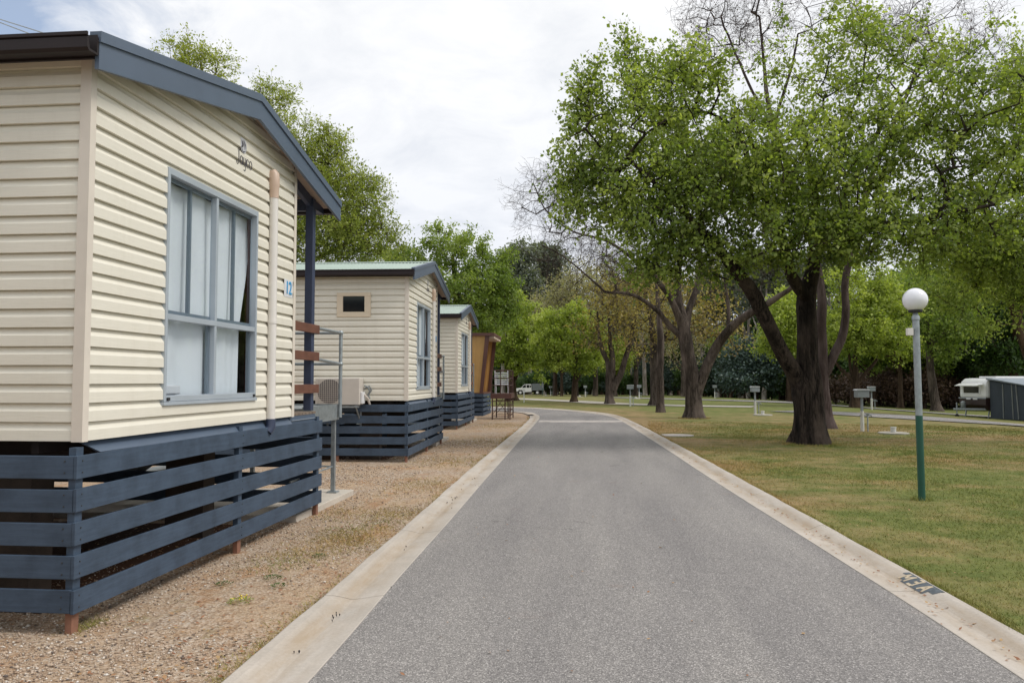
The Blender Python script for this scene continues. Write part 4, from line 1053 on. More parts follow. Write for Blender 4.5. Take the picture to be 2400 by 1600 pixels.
for ch_ in 'M3A':
    wdt = .115; let = MB()
    for seg in GL[ch_]:
        pts = []
        for (u_, v_) in seg:
            pts.append((cur-u_*wdt, .385-v_*.27))
        (ya, qa), (yb, qb) = pts; L_ = math.hypot(ya-yb, (qa-qb)*.4); dy, dq = (ya-yb)/max(L_, 1e-6), (qa-qb)*.4/max(L_, 1e-6)
        hw = .0118; k = 5; vv = []
        for t in np.linspace(0, 1, k):
            cy_, cq = ya+(yb-ya)*t, qa+(qb-qa)*t
            for sg in (-1, 1):
                p_ = KP(cy_-dq*hw*sg, cq+dy*hw*sg/.4); vv.append((p_[0], p_[1], p_[2]+.0015))
        let.add(vv, [(2*i, 2*i+1, 2*i+3, 2*i+2) for i in range(k-1)])
    cur -= wdt*.8+.062
    let.build('letter', 'stencilpale', st, fix=False)

# ------------------------------------------------------------------ trees
def rings(chain, rad, nside, rnd, rough=0.0):
    """continuous tube through chain (k,3)"""
    P = chain; k = len(P); d = np.zeros_like(P); d[1:-1] = P[2:]-P[:-2]; d[0] = P[1]-P[0]; d[-1] = P[-1]-P[-2]; d = unit(d)
    x = np.cross(d[0], (0, 0, 1.0)) if abs(d[0][2]) < .9 else np.cross(d[0], (1.0, 0, 0)); x /= np.linalg.norm(x)
    V = []; a = np.arange(nside)*2*math.pi/nside; ca, sa_ = np.cos(a), np.sin(a)
    ph = rnd.uniform(0, 6.28, 3)
    for i in range(k):
        x = x-d[i]*x.dot(d[i]); x /= np.linalg.norm(x)+1e-9; y = np.cross(d[i], x)
        rr_ = rad[i]*(1+(rough if np.isscalar(rough) else rough[i])*(np.sin(a*3+ph[0]+i*.15)*.5+np.sin(a*5+ph[1]-i*.3)*.35+np.sin(a*2+i*.5)*.3))
        V.append(P[i]+(ca*rr_)[:, None]*x+(sa_*rr_)[:, None]*y)
    V = np.concatenate(V); i0 = np.arange(k-1)[:, None]*nside; j = np.arange(nside)[None]; jn = (j+1) % nside
    F = np.stack([i0+j, i0+jn, i0+nside+jn, i0+nside+j], -1).reshape(-1, 4)
    return V, F
def mesh_quads(name, Vs, Fs, mat, parent, smooth=True):
    off = 0; FF = []
    for V, F in zip(Vs, Fs): FF.append(F+off); off += len(V)
    V = np.concatenate(Vs); F = np.concatenate(FF)
    me = bpy.data.meshes.new(name); me.vertices.add(len(V)); me.vertices.foreach_set('co', V.reshape(-1).astype('f'))
    me.loops.add(F.size); me.loops.foreach_set('vertex_index', F.reshape(-1).astype('i')); me.polygons.add(len(F)); me.polygons.foreach_set('loop_start', np.arange(0, F.size, 4, dtype='i'))
    me.update(calc_edges=True)
    return link_mesh(name, me, M[mat], parent, smooth=smooth)

def tree(name, label, cat, base, stems, lobes, leaf, barkm, seed, nleaf=60, lsize=.09, lw=.5, spread=.32, tipr=.007, twigs=4, twiglen=.45,
         group=None, flare=1.0, droop=.25, bare=False, twigm=None, clus=.35, step=.45, rmax=.13):
    """stems: polylines [(x,y,z,r)..] in world; lobes: (x,y,z,rx,ry,rz,n) in world"""
    rnd = np.random.default_rng(seed); base = np.array(base, float)
    root = empty(name, base, 0, label, cat, group)
    pos, rfix, par, chains = [], [], [], []
    for si, stp in enumerate(stems):
        S = resample([(p[0]-base[0], p[1]-base[1], p[2]-base[2], p[3]) for p in stp], step=.35 if si else .16)
        if len(S) < 2: continue
        jit = rnd.normal(0, 1, (len(S), 3)); jit = np.cumsum(jit, 0); jit -= np.linspace(0, 1, len(S))[:, None]*jit[-1]
        S[:, :3] += jit*(.022 if si else .004)
        if si == 0:
            pass
        ids = []
        for q in S:
            pos.append(q[:3]); rfix.append(q[3]); par.append(ids[-1] if ids else -1); ids.append(len(pos)-1)
        chains.append(ids)
    nst = len(pos)
    C = []
    for (x, y, z, rx, ry, rz_, n_) in lobes:
        v = unit(rnd.normal(0, 1, (n_, 3)))*(rnd.random((n_, 1))**.42)
        C.append(np.array([x, y, z])-base+v*np.array([rx, ry, rz_]))
    C = np.concatenate(C); C = C[C[:, 2] > .9]
    sp_ = np.array(pos); dist = np.min(np.linalg.norm(C[:, None]-sp_[None], axis=2), axis=1); order = np.argsort(dist)
    PA = np.zeros((len(pos)+len(C)*14, 3)); PA[:nst] = sp_; cnt = nst; par = list(par); ht = np.zeros(len(PA)); 
    tips = []
    for ci in order:
        p = C[ci]; dd = PA[:cnt]-p; dn = np.linalg.norm(dd, axis=1)
        # prefer joining lower nodes so that branches rise outward
        cost = dn+.55*np.maximum(dd[:, 2]+.25*dn, 0)
        cost[:nst] += .0
        j = int(np.argmin(cost)); L_ = dn[j]; k = int(min(12, max(1, round(L_/step))))
        ids = [j]; a = PA[j]; sag = rnd.uniform(.02, .16)*L_; side = unit(rnd.normal(0, 1, 3))*L_*.09
        for q in range(1, k+1):
            t = q/k; pp = a+(p-a)*t+np.array([0, 0, 1.0])*sag*math.sin(math.pi*t)*(1 if not bare else .5)+side*math.sin(math.pi*t)+(rnd.normal(0, .028, 3)*L_**.5 if q < k else 0)
            PA[cnt] = pp; par.append(ids[-1]); ids.append(cnt); cnt += 1
        chains.append(ids); tips.append(ids[-1])
    PA = PA[:cnt]; r = np.zeros(cnt); e = 2.35; acc = np.zeros(cnt)
    for t in tips: acc[t] += tipr**e
    for i in range(cnt-1, nst-1, -1):
        r[i] = min(acc[i]**(1/e), rmax); acc[par[i]] += acc[i]
    r[:nst] = rfix
    Vs, Fs = [], []
    for c_i, ids in enumerate(chains):
        P = PA[ids]; rr_ = r[ids].copy()
        if ids[0] < nst and ids[-1] >= nst: rr_[0] = min(rr_[0], rr_[1]*1.5)
        isstem = ids[-1] < nst
        big = rr_.max()
        if c_i == 0:
            hgt_ = P[:, 2]-P[0, 2]; rr_ = rr_*(1+flare*.62*np.exp(-hgt_/.20)); P = P.copy(); P[0, 2] -= .15; rg = .09+.22*np.exp(-hgt_/.35)
        ns = 18 if big > .2 else 10 if big > .07 else 6 if big > .025 else 4 if big > .012 else 3
        V, F = rings(P, rr_, ns if c_i else 26, rnd, rg if c_i == 0 else .10 if big > .12 else 0)
        Vs.append(V); Fs.append(F)
    T = PA[tips]; nt_ = len(T)
    # twigs fan out of every tip
    tw = max(1, twigs); td = unit(rnd.normal(0, 1, (nt_, tw, 3))+unit(T-PA[[par[t] for t in tips]])[:, None]*.9+np.array([0, 0, .22 if not bare else .15]))
    tl = twiglen*rnd.uniform(.5, 1.15, (nt_, tw, 1))
    tb = np.repeat(T[:, None], tw, 1); te = tb+td*tl
    if twigs > 0:
        a_, b_ = tb.reshape(-1, 3), te.reshape(-1, 3); 
        def prisms(a_, b_, r0, r1):
            dv_ = unit(b_-a_); u_ = unit(np.cross(dv_, rnd.normal(0, 1, dv_.shape))); w_ = np.cross(dv_, u_)
            V = []
            for (pp, rr_) in ((a_, r0), (b_, r1)):
                for an in (0, 2.094, 4.189): V.append(pp+(u_*math.cos(an)+w_*math.sin(an))*rr_)
            V = np.stack(V, 1).reshape(-1, 3); o_ = np.arange(len(a_))[:, None, None]*6
            F = (np.array([(0, 1, 4, 3), (1, 2, 5, 4), (2, 0, 3, 5)])[None]+o_).reshape(-1, 4); return V, F
        mid = (a_+b_)/2+rnd.normal(0, .05, a_.shape)*twiglen
        for q in (prisms(a_, mid, tipr*.8, tipr*.6), prisms(mid, b_, tipr*.6, tipr*.35)): Vs.append(q[0]); Fs.append(q[1])
        if bare:
            for lev in range(2 if nt_ < 260 else 1):
                a2 = np.concatenate([mid, (mid+b_)/2, b_]); d2 = unit(np.concatenate([unit(b_-a_)]*3)+rnd.normal(0, .75, a2.shape)); b2 = a2+d2*twiglen*rnd.uniform(.25, .7, (len(a2), 1))*(1 if lev == 0 else .6)
                q = prisms(a2, b2, tipr*.5, tipr*.3); Vs.append(q[0]); Fs.append(q[1])
                if len(a2) > 20000: break
                a_, b_ = a2, b2; mid = (a_+b_)/2
    mesh_quads('trunk', Vs, Fs, barkm, root)
    if leaf and nleaf:
        n_ = nleaf; tot = nt_*n_
        ti = rnd.integers(0, tw, (nt_, n_)); tt = rnd.random((nt_, n_, 1))**.7
        rows = np.arange(nt_)[:, None]
        ctr = tb[rows, ti]+(te-tb)[rows, ti]*tt+rnd.normal(0, 1, (nt_, n_, 3))*spread*np.array([.55, .55, .42])
        ax = unit(td[rows, ti]*.5+rnd.normal(0, .8, (nt_, n_, 3))+np.array([0, 0, -droop*2]))
        nm = unit(rnd.normal(0, .75, (nt_, n_, 3))+np.array([0, 0, .9]))
        sz = lsize*rnd.uniform(.6, 1.35, tot)
        ct = rnd.random((nt_, 1))*clus+(1-clus)*rnd.random((nt_, n_)); hz = T[:, 2]; hz = (hz-hz.min())/(np.ptp(hz)+1e-6)
        ct = np.clip(ct*.8+.2*hz[:, None], 0, 1)
        quads('crown', leaf, ctr.reshape(-1, 3), ax.reshape(-1, 3), nm.reshape(-1, 3), sz, sz*lw*rnd.uniform(.8, 1.3, tot), ct.reshape(-1), root)
    return root
def lob(px, py, Y, rx, rz_, n_, ry=None):
    """crown lobe measured on the photograph: centre bearing, distance, radii in photo pixels -> metres"""
    c = W(px, py, Y); k = Y/FPX*1.02
    return (c[0], c[1], c[2], rx*k, (ry if ry else (rx+rz_)/2*k), rz_*k, n_)
def st_(pts, Y, dy=0):
    out_ = []; n_ = len(pts)
    for i, p in enumerate(pts):
        yy = Y+dy*i/(n_-1) if n_ > 1 else Y
        if len(p) == 4: yy = Y+p[3]
        c = W(p[0], p[1], yy); out_.append((c[0], c[1], c[2], p[2]))
    return out_
def Bs(px, Y): 
    x = W(px, 900, Y)[0]; return (x, Y, gz(x, Y))

# --- the big maple beside the lane
b0 = (5.27, 19.89, 0)
tree('maple_tree', 'largest tree with dark forked trunk and broad green crown beside the lane', 'tree', b0,
     [[(5.27, 19.89, 0, .385)]+st_([(1899, 990, .37), (1896, 940, .365), (1893, 905, .36), (1893, 850, .26), (1893, 780, .245), (1892, 700, .23, .1), (1905, 640, .17, .2), (1912, 575, .14, .3), (1915, 500, .11, .4), (1900, 400, .08, .6), (1880, 280, .05, .6)], 19.89),
      st_([(1888, 960, .20), (1880, 915, .21, -.05), (1857, 868, .20, -.2), (1826, 810, .175, -.5), (1799, 752, .17, -.8), (1772, 695, .165, -1.0), (1742, 650, .15, -1.2), (1700, 600, .12, -1.5), (1640, 530, .09, -1.7), (1560, 450, .06, -1.8), (1480, 380, .04, -2)], 19.89),
      st_([(1890, 700, .16), (1860, 650, .14, -.3), (1842, 590, .12, -.6), (1810, 500, .09, -1), (1760, 400, .07, -1.3), (1720, 280, .04, -1.3)], 19.95),
      st_([(1910, 580, .12), (1960, 540, .11, -.4), (2050, 527, .09, -1), (2140, 515, .075, -1.6), (2230, 497, .05, -2.2), (2330, 480, .03, -2.6)], 20.1),
      st_([(1910, 600, .10), (1950, 500, .09, .6), (2010, 380, .07, 1.2), (2080, 270, .05, 1.6), (2160, 170, .03, 2)], 20.1)],
     [lob(1490, 330, 18.6, 170, 170, 95), lob(1410, 460, 18.4, 120, 90, 50), lob(1350, 290, 18.6, 50, 60, 10), lob(1400, 210, 18.6, 45, 60, 12), lob(1470, 130, 18.8, 35, 50, 9), lob(1330, 400, 18.6, 45, 45, 9), lob(1660, 150, 19.2, 40, 70, 10), lob(1580, 200, 19.4, 105, 115, 48), lob(1560, 480, 18, 150, 110, 75), lob(1700, 430, 18.5, 170, 140, 85),
      lob(1560, 600, 18.3, 130, 55, 42), lob(1680, 610, 18.6, 80, 50, 20), lob(1850, 400, 18.6, 190, 140, 105), lob(1950, 150, 20, 160, 160, 55), lob(2080, 340, 19.4, 190, 150, 100),
      lob(1830, 560, 18.2, 170, 60, 60), lob(2060, 540, 18.2, 190, 70, 62), lob(2130, 100, 20.5, 200, 110, 34), lob(2280, 300, 19, 150, 150, 60), lob(2250, 520, 18.6, 150, 70, 45), lob(1960, 470, 21, 240, 130, 70), lob(1680, 350, 21.5, 200, 100, 50), lob(1725, 300, 19.5, 80, 60, 18)],
     'leafmain', 'barkdark', 11, nleaf=80, lsize=.092, lw=.72, spread=.135, tipr=.0065, twigs=8, twiglen=.62, flare=.55, clus=.72)

# --- maple standing just outside the frame at right, its crown hanging in
tree('maple_tree', 'maple at the right edge whose boughs hang in above the caravan', 'tree', Bs(2660, 21),
     [[(*Bs(2660, 21), .3)]+st_([(2640, 900, .26), (2600, 700, .22), (2560, 520, .15), (2520, 350, .08)], 21),
      st_([(2600, 700, .14), (2500, 620, .11), (2420, 560, .08), (2350, 520, .05)], 21), st_([(2560, 520, .12), (2470, 380, .08), (2400, 260, .05)], 21)],
     [lob(2390, 230, 20, 90, 140, 50), lob(2400, 430, 20.5, 110, 110, 65), lob(2350, 590, 21, 110, 70, 50), lob(2420, 680, 21, 90, 60, 35), lob(2520, 400, 21, 140, 250, 60), lob(2280, 650, 22, 70, 40, 14)],
     'leafmain', 'barkdark', 12, nleaf=95, lsize=.10, spread=.15, twigs=7, twiglen=.6, flare=.5, clus=.5)

# --- bare tree with a forked grey trunk
tree('bare_tree', 'leafless grey tree with forked trunk and long limbs reaching left over the lane', 'tree', (4.16, 33.1, 0),
     [[(4.16, 33.1, 0, .35)]+st_([(1626, 945, .33), (1622, 890, .32), (1612, 835, .28), (1604, 785, .27), (1598, 745, .21), (1588, 700, .16), (1590, 640, .12), (1600, 560, .08), (1610, 460, .05), (1600, 350, .03)], 33.1),
      st_([(1628, 940, .20), (1640, 900, .22), (1655, 865, .21), (1680, 820, .20), (1705, 785, .18, -.3), (1740, 752, .16, -.6), (1790, 722, .14, -1), (1840, 690, .10, -1.4), (1900, 640, .06, -2)], 33.1),
      st_([(1602, 790, .18), (1578, 770, .13), (1545, 728, .10, -.4), (1510, 700, .08, -.8), (1470, 686, .065, -1.2), (1420, 682, .05, -1.6), (1375, 640, .036, -1.9), (1320, 600, .026, -2.2), (1270, 575, .025, -2.4)], 33.1),
      st_([(1600, 770, .18), (1570, 700, .12, -.4), (1520, 640, .09, -.9), (1460, 590, .065, -1.5), (1410, 560, .05, -1.9), (1350, 545, .035, -2.2), (1290, 500, .03, -2.4), (1250, 430, .02, -2.5)], 33.1),
      st_([(1608, 770, .16), (1622, 710, .14, .3), (1642, 640, .11, .7), (1640, 560, .08, 1), (1660, 450, .05, 1.3)], 33.1),
      st_([(1705, 785, .09), (1708, 720, .07), (1700, 650, .05), (1720, 560, .03)], 32.8)],
     [lob(1290, 490, 30.8, 70, 100, 30), lob(1370, 570, 31, 90, 60, 30), lob(1340, 450, 31, 70, 70, 14), lob(1430, 640, 31.3, 110, 50, 34), lob(1500, 600, 32, 110, 80, 30), lob(1600, 520, 33, 120, 120, 20), lob(1700, 640, 33, 110, 90, 22), lob(1240, 470, 30.5, 25, 60, 8), lob(1310, 610, 30.8, 60, 25, 10)],
     None, 'barkgrey', 21, nleaf=0, tipr=.0085, twigs=4, twiglen=.75, bare=True, flare=.8, step=.4)

# --- tree right behind the big maple, with bare upright top
tree('budding_tree', 'tall tree behind the big maple with bare upright top branches', 'tree', (7.50, 26.57, 0),
     [[(7.50, 26.57, 0, .27)]+st_([(1930, 950, .25), (1925, 890, .23), (1926, 845, .20), (1925, 770, .17), (1926, 690, .14), (1900, 560, .12), (1850, 400, .10), (1805, 260, .08), (1790, 150, .05), (1780, 40, .03)], 26.57),
      st_([(1928, 890, .16), (1950, 848, .15), (1976, 790, .14), (1986, 740, .125), (1982, 660, .11), (2010, 520, .10), (2060, 380, .08), (2120, 240, .06), (2170, 120, .03)], 26.57),
      st_([(1830, 350, .07), (1780, 240, .05), (1730, 140, .04), (1690, 40, .03)], 26.57), st_([(1815, 300, .06), (1840, 200, .05), (1870, 80, .03)], 26.57)],
     [lob(1690, 30, 26.5, 90, 100, 30), lob(1780, -10, 26.5, 100, 120, 36), lob(1860, 20, 26.5, 70, 130, 20), lob(1740, 110, 26.5, 70, 70, 16), lob(2190, 90, 26.5, 140, 110, 44), lob(2280, 170, 26.5, 90, 80, 20), lob(2050, 40, 27, 120, 100, 22), lob(1640, 110, 26.5, 50, 60, 9)],
     'leafbrown', 'barktwig', 22, nleaf=14, lsize=.06, spread=.3, tipr=.008, twigs=4, twiglen=.6, bare=True, flare=.9)

# --- trees behind the cabins at left
tree('yellow_green_tree', 'tall yellow green tree rising behind the nearest cabin roof', 'tree', Bs(560, 27),
     [[(*Bs(560, 27), .33)]+st_([(565, 850, .3), (570, 700, .26), (560, 560, .2), (540, 420, .13), (500, 280, .08), (470, 150, .04)], 27),
      st_([(570, 690, .15), (640, 560, .12), (710, 460, .08), (770, 380, .05)], 27), st_([(568, 740, .13), (680, 650, .1), (780, 590, .07), (880, 540, .04)], 27), st_([(565, 700, .12), (500, 560, .09), (440, 420, .05)], 27)],
     [lob(425, 170, 26, 50, 85, 29), lob(480, 150, 26.5, 75, 55, 23), lob(500, 250, 27, 100, 80, 48), lob(600, 270, 27, 75, 80, 39), lob(655, 230, 27, 40, 60, 11), lob(570, 400, 27, 130, 110, 120), lob(690, 390, 27, 110, 110, 120), lob(770, 360, 27, 50, 75, 35), lob(800, 480, 26.5, 110, 85, 99), lob(860, 560, 26.5, 80, 60, 57), lob(740, 560, 26, 150, 70, 128), lob(600, 560, 26.5, 130, 90, 80), lob(840, 430, 27, 50, 50, 19)],
     'leafyellow', 'barkmid', 31, nleaf=95, lsize=.105, lw=.42, spread=.15, tipr=.0065, twigs=7, twiglen=.65, droop=.05)
tree('elm_tree', 'rounded fresh green tree behind the third and fourth cabins', 'tree', Bs(1075, 47),
     [[(*Bs(1075, 47), .4)]+st_([(1075, 850, .35), (1072, 760, .28), (1070, 680, .18), (1060, 600, .1)], 47), st_([(1072, 760, .16), (1120, 690, .12), (1160, 640, .07)], 47), st_([(1072, 760, .16), (1010, 700, .12), (960, 640, .07)], 47)],
     [lob(1060, 585, 47, 85, 60, 42), lob(1130, 620, 46.5, 70, 60, 38), lob(980, 620, 47, 75, 55, 32), lob(1090, 680, 45.5, 110, 60, 60), lob(1175, 665, 46.5, 45, 50, 20), lob(1190, 610, 47, 18, 30, 4), lob(950, 660, 47, 60, 60, 24), lob(1120, 740, 46, 90, 50, 40), lob(1185, 720, 46.5, 40, 45, 18), lob(1000, 720, 47, 80, 50, 26), lob(900, 610, 48, 50, 30, 12)],
     'leafmid', 'barkmid', 32, nleaf=125, lsize=.155, lw=.6, spread=.30, tipr=.012, twigs=5, twiglen=.6, clus=.6, droop=.3)
tree('lime_tree', 'light green tree with dark trunk rising behind the rusty platform', 'tree', Bs(1201, 63),
     [[(*Bs(1201, 63), .42)]+st_([(1196, 890, .36), (1192, 840, .28), (1190, 780, .16), (1190, 720, .1)], 63), st_([(1206, 890, .2), (1218, 850, .18), (1228, 810, .12), (1235, 760, .07)], 63)],
     [lob(1190, 790, 62, 75, 55, 42), lob(1235, 800, 62, 55, 60, 36), lob(1160, 830, 62, 45, 40, 16), lob(1225, 740, 63, 55, 45, 26), lob(1190, 730, 63, 45, 50, 22), lob(1260, 850, 62, 30, 30, 10), lob(1200, 860, 61.5, 60, 25, 14)],
     'leaflight', 'barkmid', 33, nleaf=100, lsize=.20, lw=.6, spread=.32, clus=.6, tipr=.014, twigs=4, twiglen=.6)
tree('lime_tree', 'light green round tree with short leaning trunk on the far lawn', 'tree', Bs(1345, 57.5),
     [[(*Bs(1345, 57.5), .21)]+st_([(1347, 900, .19), (1350, 860, .17), (1347, 810, .13), (1340, 750, .08)], 57.5), st_([(1350, 890, .14), (1368, 860, .12), (1385, 820, .08)], 57.5)],
     [lob(1330, 790, 57, 75, 60, 48), lob(1290, 820, 57, 45, 45, 18), lob(1385, 790, 57, 50, 60, 30), lob(1340, 745, 57.5, 65, 35, 28), lob(1285, 770, 57.5, 40, 40, 14), lob(1350, 850, 56.5, 70, 25, 18)],
     'leaflight', 'barkmid', 34, nleaf=100, lsize=.18, lw=.6, spread=.28, clus=.6, tipr=.013, twigs=4, twiglen=.6)
# forked tree with sparse yellow leaves
tree('forked_tree', 'forked grey tree with sparse yellow leaves beside the far path', 'tree', Bs(1428, 53),
     [[(*Bs(1428, 53), .28)]+st_([(1428, 915, .26), (1428, 880, .24), (1425, 850, .17), (1412, 820, .14), (1404, 780, .1), (1400, 730, .06)], 53), st_([(1432, 890, .22), (1436, 850, .18), (1430, 800, .13), (1426, 740, .07)], 53),
      st_([(1437, 915, .25), (1452, 880, .22), (1465, 840, .18), (1478, 790, .13), (1490, 740, .08)], 53)],
     [lob(1400, 730, 53, 65, 60, 34), lob(1440, 700, 53, 70, 60, 38), lob(1490, 730, 53, 60, 60, 34), lob(1400, 790, 53, 45, 40, 14), lob(1470, 790, 53, 50, 30, 12)],
     'leafochre', 'barkgrey', 35, nleaf=26, lsize=.17, lw=.6, spread=.55, tipr=.013, twigs=4, twiglen=.7)
tree('ochre_tree', 'thick trunked tree with ochre autumn leaves behind the bare tree', 'tree', Bs(1536, 49.8),
     [[(*Bs(1536, 49.8), .34)]+st_([(1537, 900, .32), (1533, 840, .27), (1530, 780, .2), (1520, 720, .12), (1500, 660, .06)], 49.8), st_([(1533, 830, .15), (1570, 770, .12), (1620, 720, .08), (1670, 680, .05)], 49.8)],
     [lob(1520, 720, 49.5, 80, 60, 42), lob(1600, 740, 49, 75, 65, 44), lob(1660, 720, 49.5, 75, 75, 46), lob(1600, 660, 50, 90, 50, 36), lob(1540, 800, 49, 50, 40, 16), lob(1700, 790, 49.5, 50, 50, 18), lob(1500, 660, 50, 70, 40, 22)],
     'leafochre', 'barkgrey', 36, nleaf=24, lsize=.17, lw=.6, spread=.55, tipr=.012, twigs=4, twiglen=.6)
tree('slender_tree', 'slender straight trunk standing before the thick ochre tree', 'tree', (3.33, 39.2, 0),
     [[(3.33, 39.2, 0, .2)]+st_([(1547, 920, .19), (1546, 870, .18), (1548, 810, .17), (1545, 750, .13), (1540, 690, .08), (1535, 620, .04)], 39.2)],
     [lob(1545, 690, 39.2, 50, 60, 22), lob(1520, 640, 39.2, 50, 40, 14), lob(1490, 800, 39.2, 40, 20, 4)],
     'leafochre', 'barkgrey', 37, nleaf=14, lsize=.14, spread=.45, tipr=.010, twigs=4, twiglen=.6, flare=.4)
tree('umbrella_tree', 'umbrella shaped green tree with spreading low limbs, right of the big trunk', 'tree', Bs(2002, 50),
     [[(*Bs(2002, 50), .26)]+st_([(2003, 915, .24), (2005, 890, .2), (2004, 840, .13), (2010, 780, .08)], 50), st_([(2003, 905, .13), (1985, 880, .11), (1960, 850, .09), (1945, 820, .06)], 50), st_([(2005, 900, .13), (2030, 870, .11), (2055, 840, .09), (2080, 800, .05)], 50), st_([(2003, 900, .1), (1990, 850, .08), (1985, 800, .06)], 50)],
     [lob(2010, 770, 49, 85, 60, 48), lob(2075, 790, 49, 60, 45, 28), lob(1955, 790, 49, 50, 45, 22), lob(2030, 700, 50, 100, 55, 46), lob(2090, 720, 50, 60, 60, 30), lob(1990, 660, 51, 90, 50, 30)],
     'leaflight', 'barkmid', 38, nleaf=88, lsize=.17, lw=.6, spread=.28, clus=.6, tipr=.012, twigs=4, twiglen=.6)
tree('shade_tree', 'dark crowned tree with pinkish leaning trunk left of the caravan', 'tree', Bs(2193, 55),
     [[(*Bs(2193, 55), .30)]+st_([(2188, 920, .27), (2182, 870, .24), (2178, 820, .2), (2170, 760, .14), (2160, 690, .08)], 55)],
     [lob(2160, 760, 54, 80, 55, 34), lob(2220, 730, 54, 80, 60, 38), lob(2150, 680, 55, 90, 60, 36), lob(2250, 660, 55, 90, 60, 34), lob(2230, 800, 54, 60, 35, 14)],
     'leafmid', 'barkgrey', 39, nleaf=78, lsize=.20, lw=.6, spread=.6, tipr=.013, twigs=4, twiglen=.6)
tree('shade_tree', 'leaning brown trunked tree above the caravan annexe', 'tree', Bs(2440, 38),
     [[(*Bs(2440, 38), .3)]+st_([(2425, 880, .27), (2405, 810, .24), (2385, 750, .21), (2365, 690, .16), (2345, 620, .1), (2330, 540, .06)], 38), st_([(2385, 750, .1), (2400, 690, .08), (2430, 620, .05)], 38)],
     [lob(2330, 640, 37, 100, 60, 48), lob(2260, 690, 37.5, 80, 45, 26), lob(2400, 620, 38, 90, 80, 44), lob(2310, 560, 38, 110, 60, 44), lob(2220, 600, 39, 80, 50, 24), lob(2300, 760, 37.5, 60, 25, 10), lob(2160, 600, 39, 60, 40, 14)],
     'leafmain', 'barkmid', 40, nleaf=95, lsize=.13, lw=.55, spread=.24, tipr=.010, twigs=6, twiglen=.75)

# --- prototypes for the woods behind
def proto_tree(name, H, Rr, trunk_h, r, leaf, barkm, seed, nl, cl_n, ls, tallness=1.0, lean=.0, lwd=.6, spr=.8):
    q = random.Random(seed)
    st2 = [[(0, 0, 0, r), (lean*.2, 0, H*.25, r*.8), (lean*.5, .1, H*.5, r*.6), (lean*.8, 0, H*.75, r*.35), (lean, 0, H*.92, r*.12)]]
    for k in range(4):
        a = q.uniform(0, 6.28); z0 = trunk_h*(.8+.25*k/3); st2.append([(lean*.3, 0, z0, r*.4), (lean*.3+math.cos(a)*Rr*.35, math.sin(a)*Rr*.35, z0+H*.15, r*.28), (lean*.5+math.cos(a)*Rr*.65, math.sin(a)*Rr*.65, z0+H*.3, r*.12)])
    lobes = []
    for k in range(9):
        a = q.uniform(0, 6.28); zc = trunk_h+(H-trunk_h)*q.uniform(.15, .9); f = math.sin(math.pi*min(1, max(.15, (zc-trunk_h)/(H-trunk_h)*.9+.1))); d_ = Rr*.6*q.uniform(.2, 1)*f
        s_ = Rr*q.uniform(.35, .55); lobes.append((lean*.6+math.cos(a)*d_, math.sin(a)*d_, zc, s_, s_, s_*.7*tallness, cl_n))
    return tree(name, 'x', 'tree', (0, 0, 0), st2, lobes, leaf, barkm, seed, nleaf=nl, lsize=ls, lw=lwd, spread=spr, tipr=.018, twigs=3, twiglen=.9, step=1.2, flare=.5)
def put(o, x, y, s=1, rz=None, lb=None, grp=None, nm=None):
    c = copy_tree(o); c.location = (x, y, gz(x, y)-.05); c.rotation_euler = (0, 0, ru(0, 6.28) if rz is None else rz); c.scale = (s, s, s*ru(.92, 1.1))
    if lb: c['label'] = lb
    if grp: c['group'] = grp
    if nm: c.name = nm
    return c
protos = {
    'gum': proto_tree('gum_tree', 23, 5.0, 9, .38, 'leafgrey', 'barkpale', 51, 60, 14, .42, 1.4, 1.0),
    'gum2': proto_tree('gum_tree', 20, 4.2, 10, .30, 'leafgrey', 'barkpale', 52, 55, 13, .42, 1.4, -1.2),
    'dark': proto_tree('woodland_tree', 15, 5.0, 3.2, .35, 'leafdark', 'barkmid', 53, 80, 16, .36, 1.2, .4),
    'dark2': proto_tree('woodland_tree', 13, 5.5, 2.4, .32, 'leafdark', 'barkmid', 54, 80, 16, .36, 1.0, -.5),
    'mid': proto_tree('woodland_tree', 12, 4.6, 3.8, .28, 'leafmid', 'barkmid', 55, 85, 15, .32, 1.1, .3),
    'light': proto_tree('woodland_tree', 11, 4.4, 3.8, .25, 'leaflight', 'barkmid', 56, 80, 14, .30, 1.0, .2),
    'buff': proto_tree('budding_tree', 15, 5.2, 4, .28, 'leafbuff', 'barkgrey', 57, 34, 18, .24, 1.2, .3),
    'shrub': proto_tree('shrub', 4.4, 3.2, .5, .09, 'leafblue', 'barkmid', 58, 85, 12, .26, .9, .1, spr=.5),
    'shrubd': proto_tree('shrub', 3.6, 3.0, .4, .09, 'leafdark', 'barkmid', 59, 85, 12, .26, .9, .1, spr=.5),
    'brush': proto_tree('shrub', 1.8, 2.2, .2, .05, 'leafbrown', 'barkgrey', 60, 70, 10, .17, .8, .1, spr=.4),
}
used = set()
def place(kind, px, Y, s, lb, grp, cat='tree'):
    x = W(px, 900, Y)[0]; c = put(protos[kind], x, Y, s, None, lb, grp); c['category'] = cat; return c
GW = 'trees of the wood beyond the lawn'
# far gums with pale trunks
for (px, Y, s) in ((1222, 150, 1.02), (1262, 158, .98), (1320, 165, .95), (1390, 150, .8), (1440, 140, .9), (1480, 128, .82), (1512, 120, .85), (1570, 135, .9), (1640, 125, .85), (1684, 112, .9), (1735, 120, .95), (1752, 110, .9), (1790, 105, .85), (1842, 118, .9), (1905, 112, .9), (1960, 104, .9), (1200, 170, .95), (1150, 175, .95), (1212, 148, 1.2), (1243, 144, 1.28), (1275, 150, 1.2), (1180, 152, 1.1), (1305, 150, 1.1)):
    place('gum' if random.random() < .55 else 'gum2', px, Y, s, 'grey green gum tree with pale trunk in the wood beyond the lawn', GW)
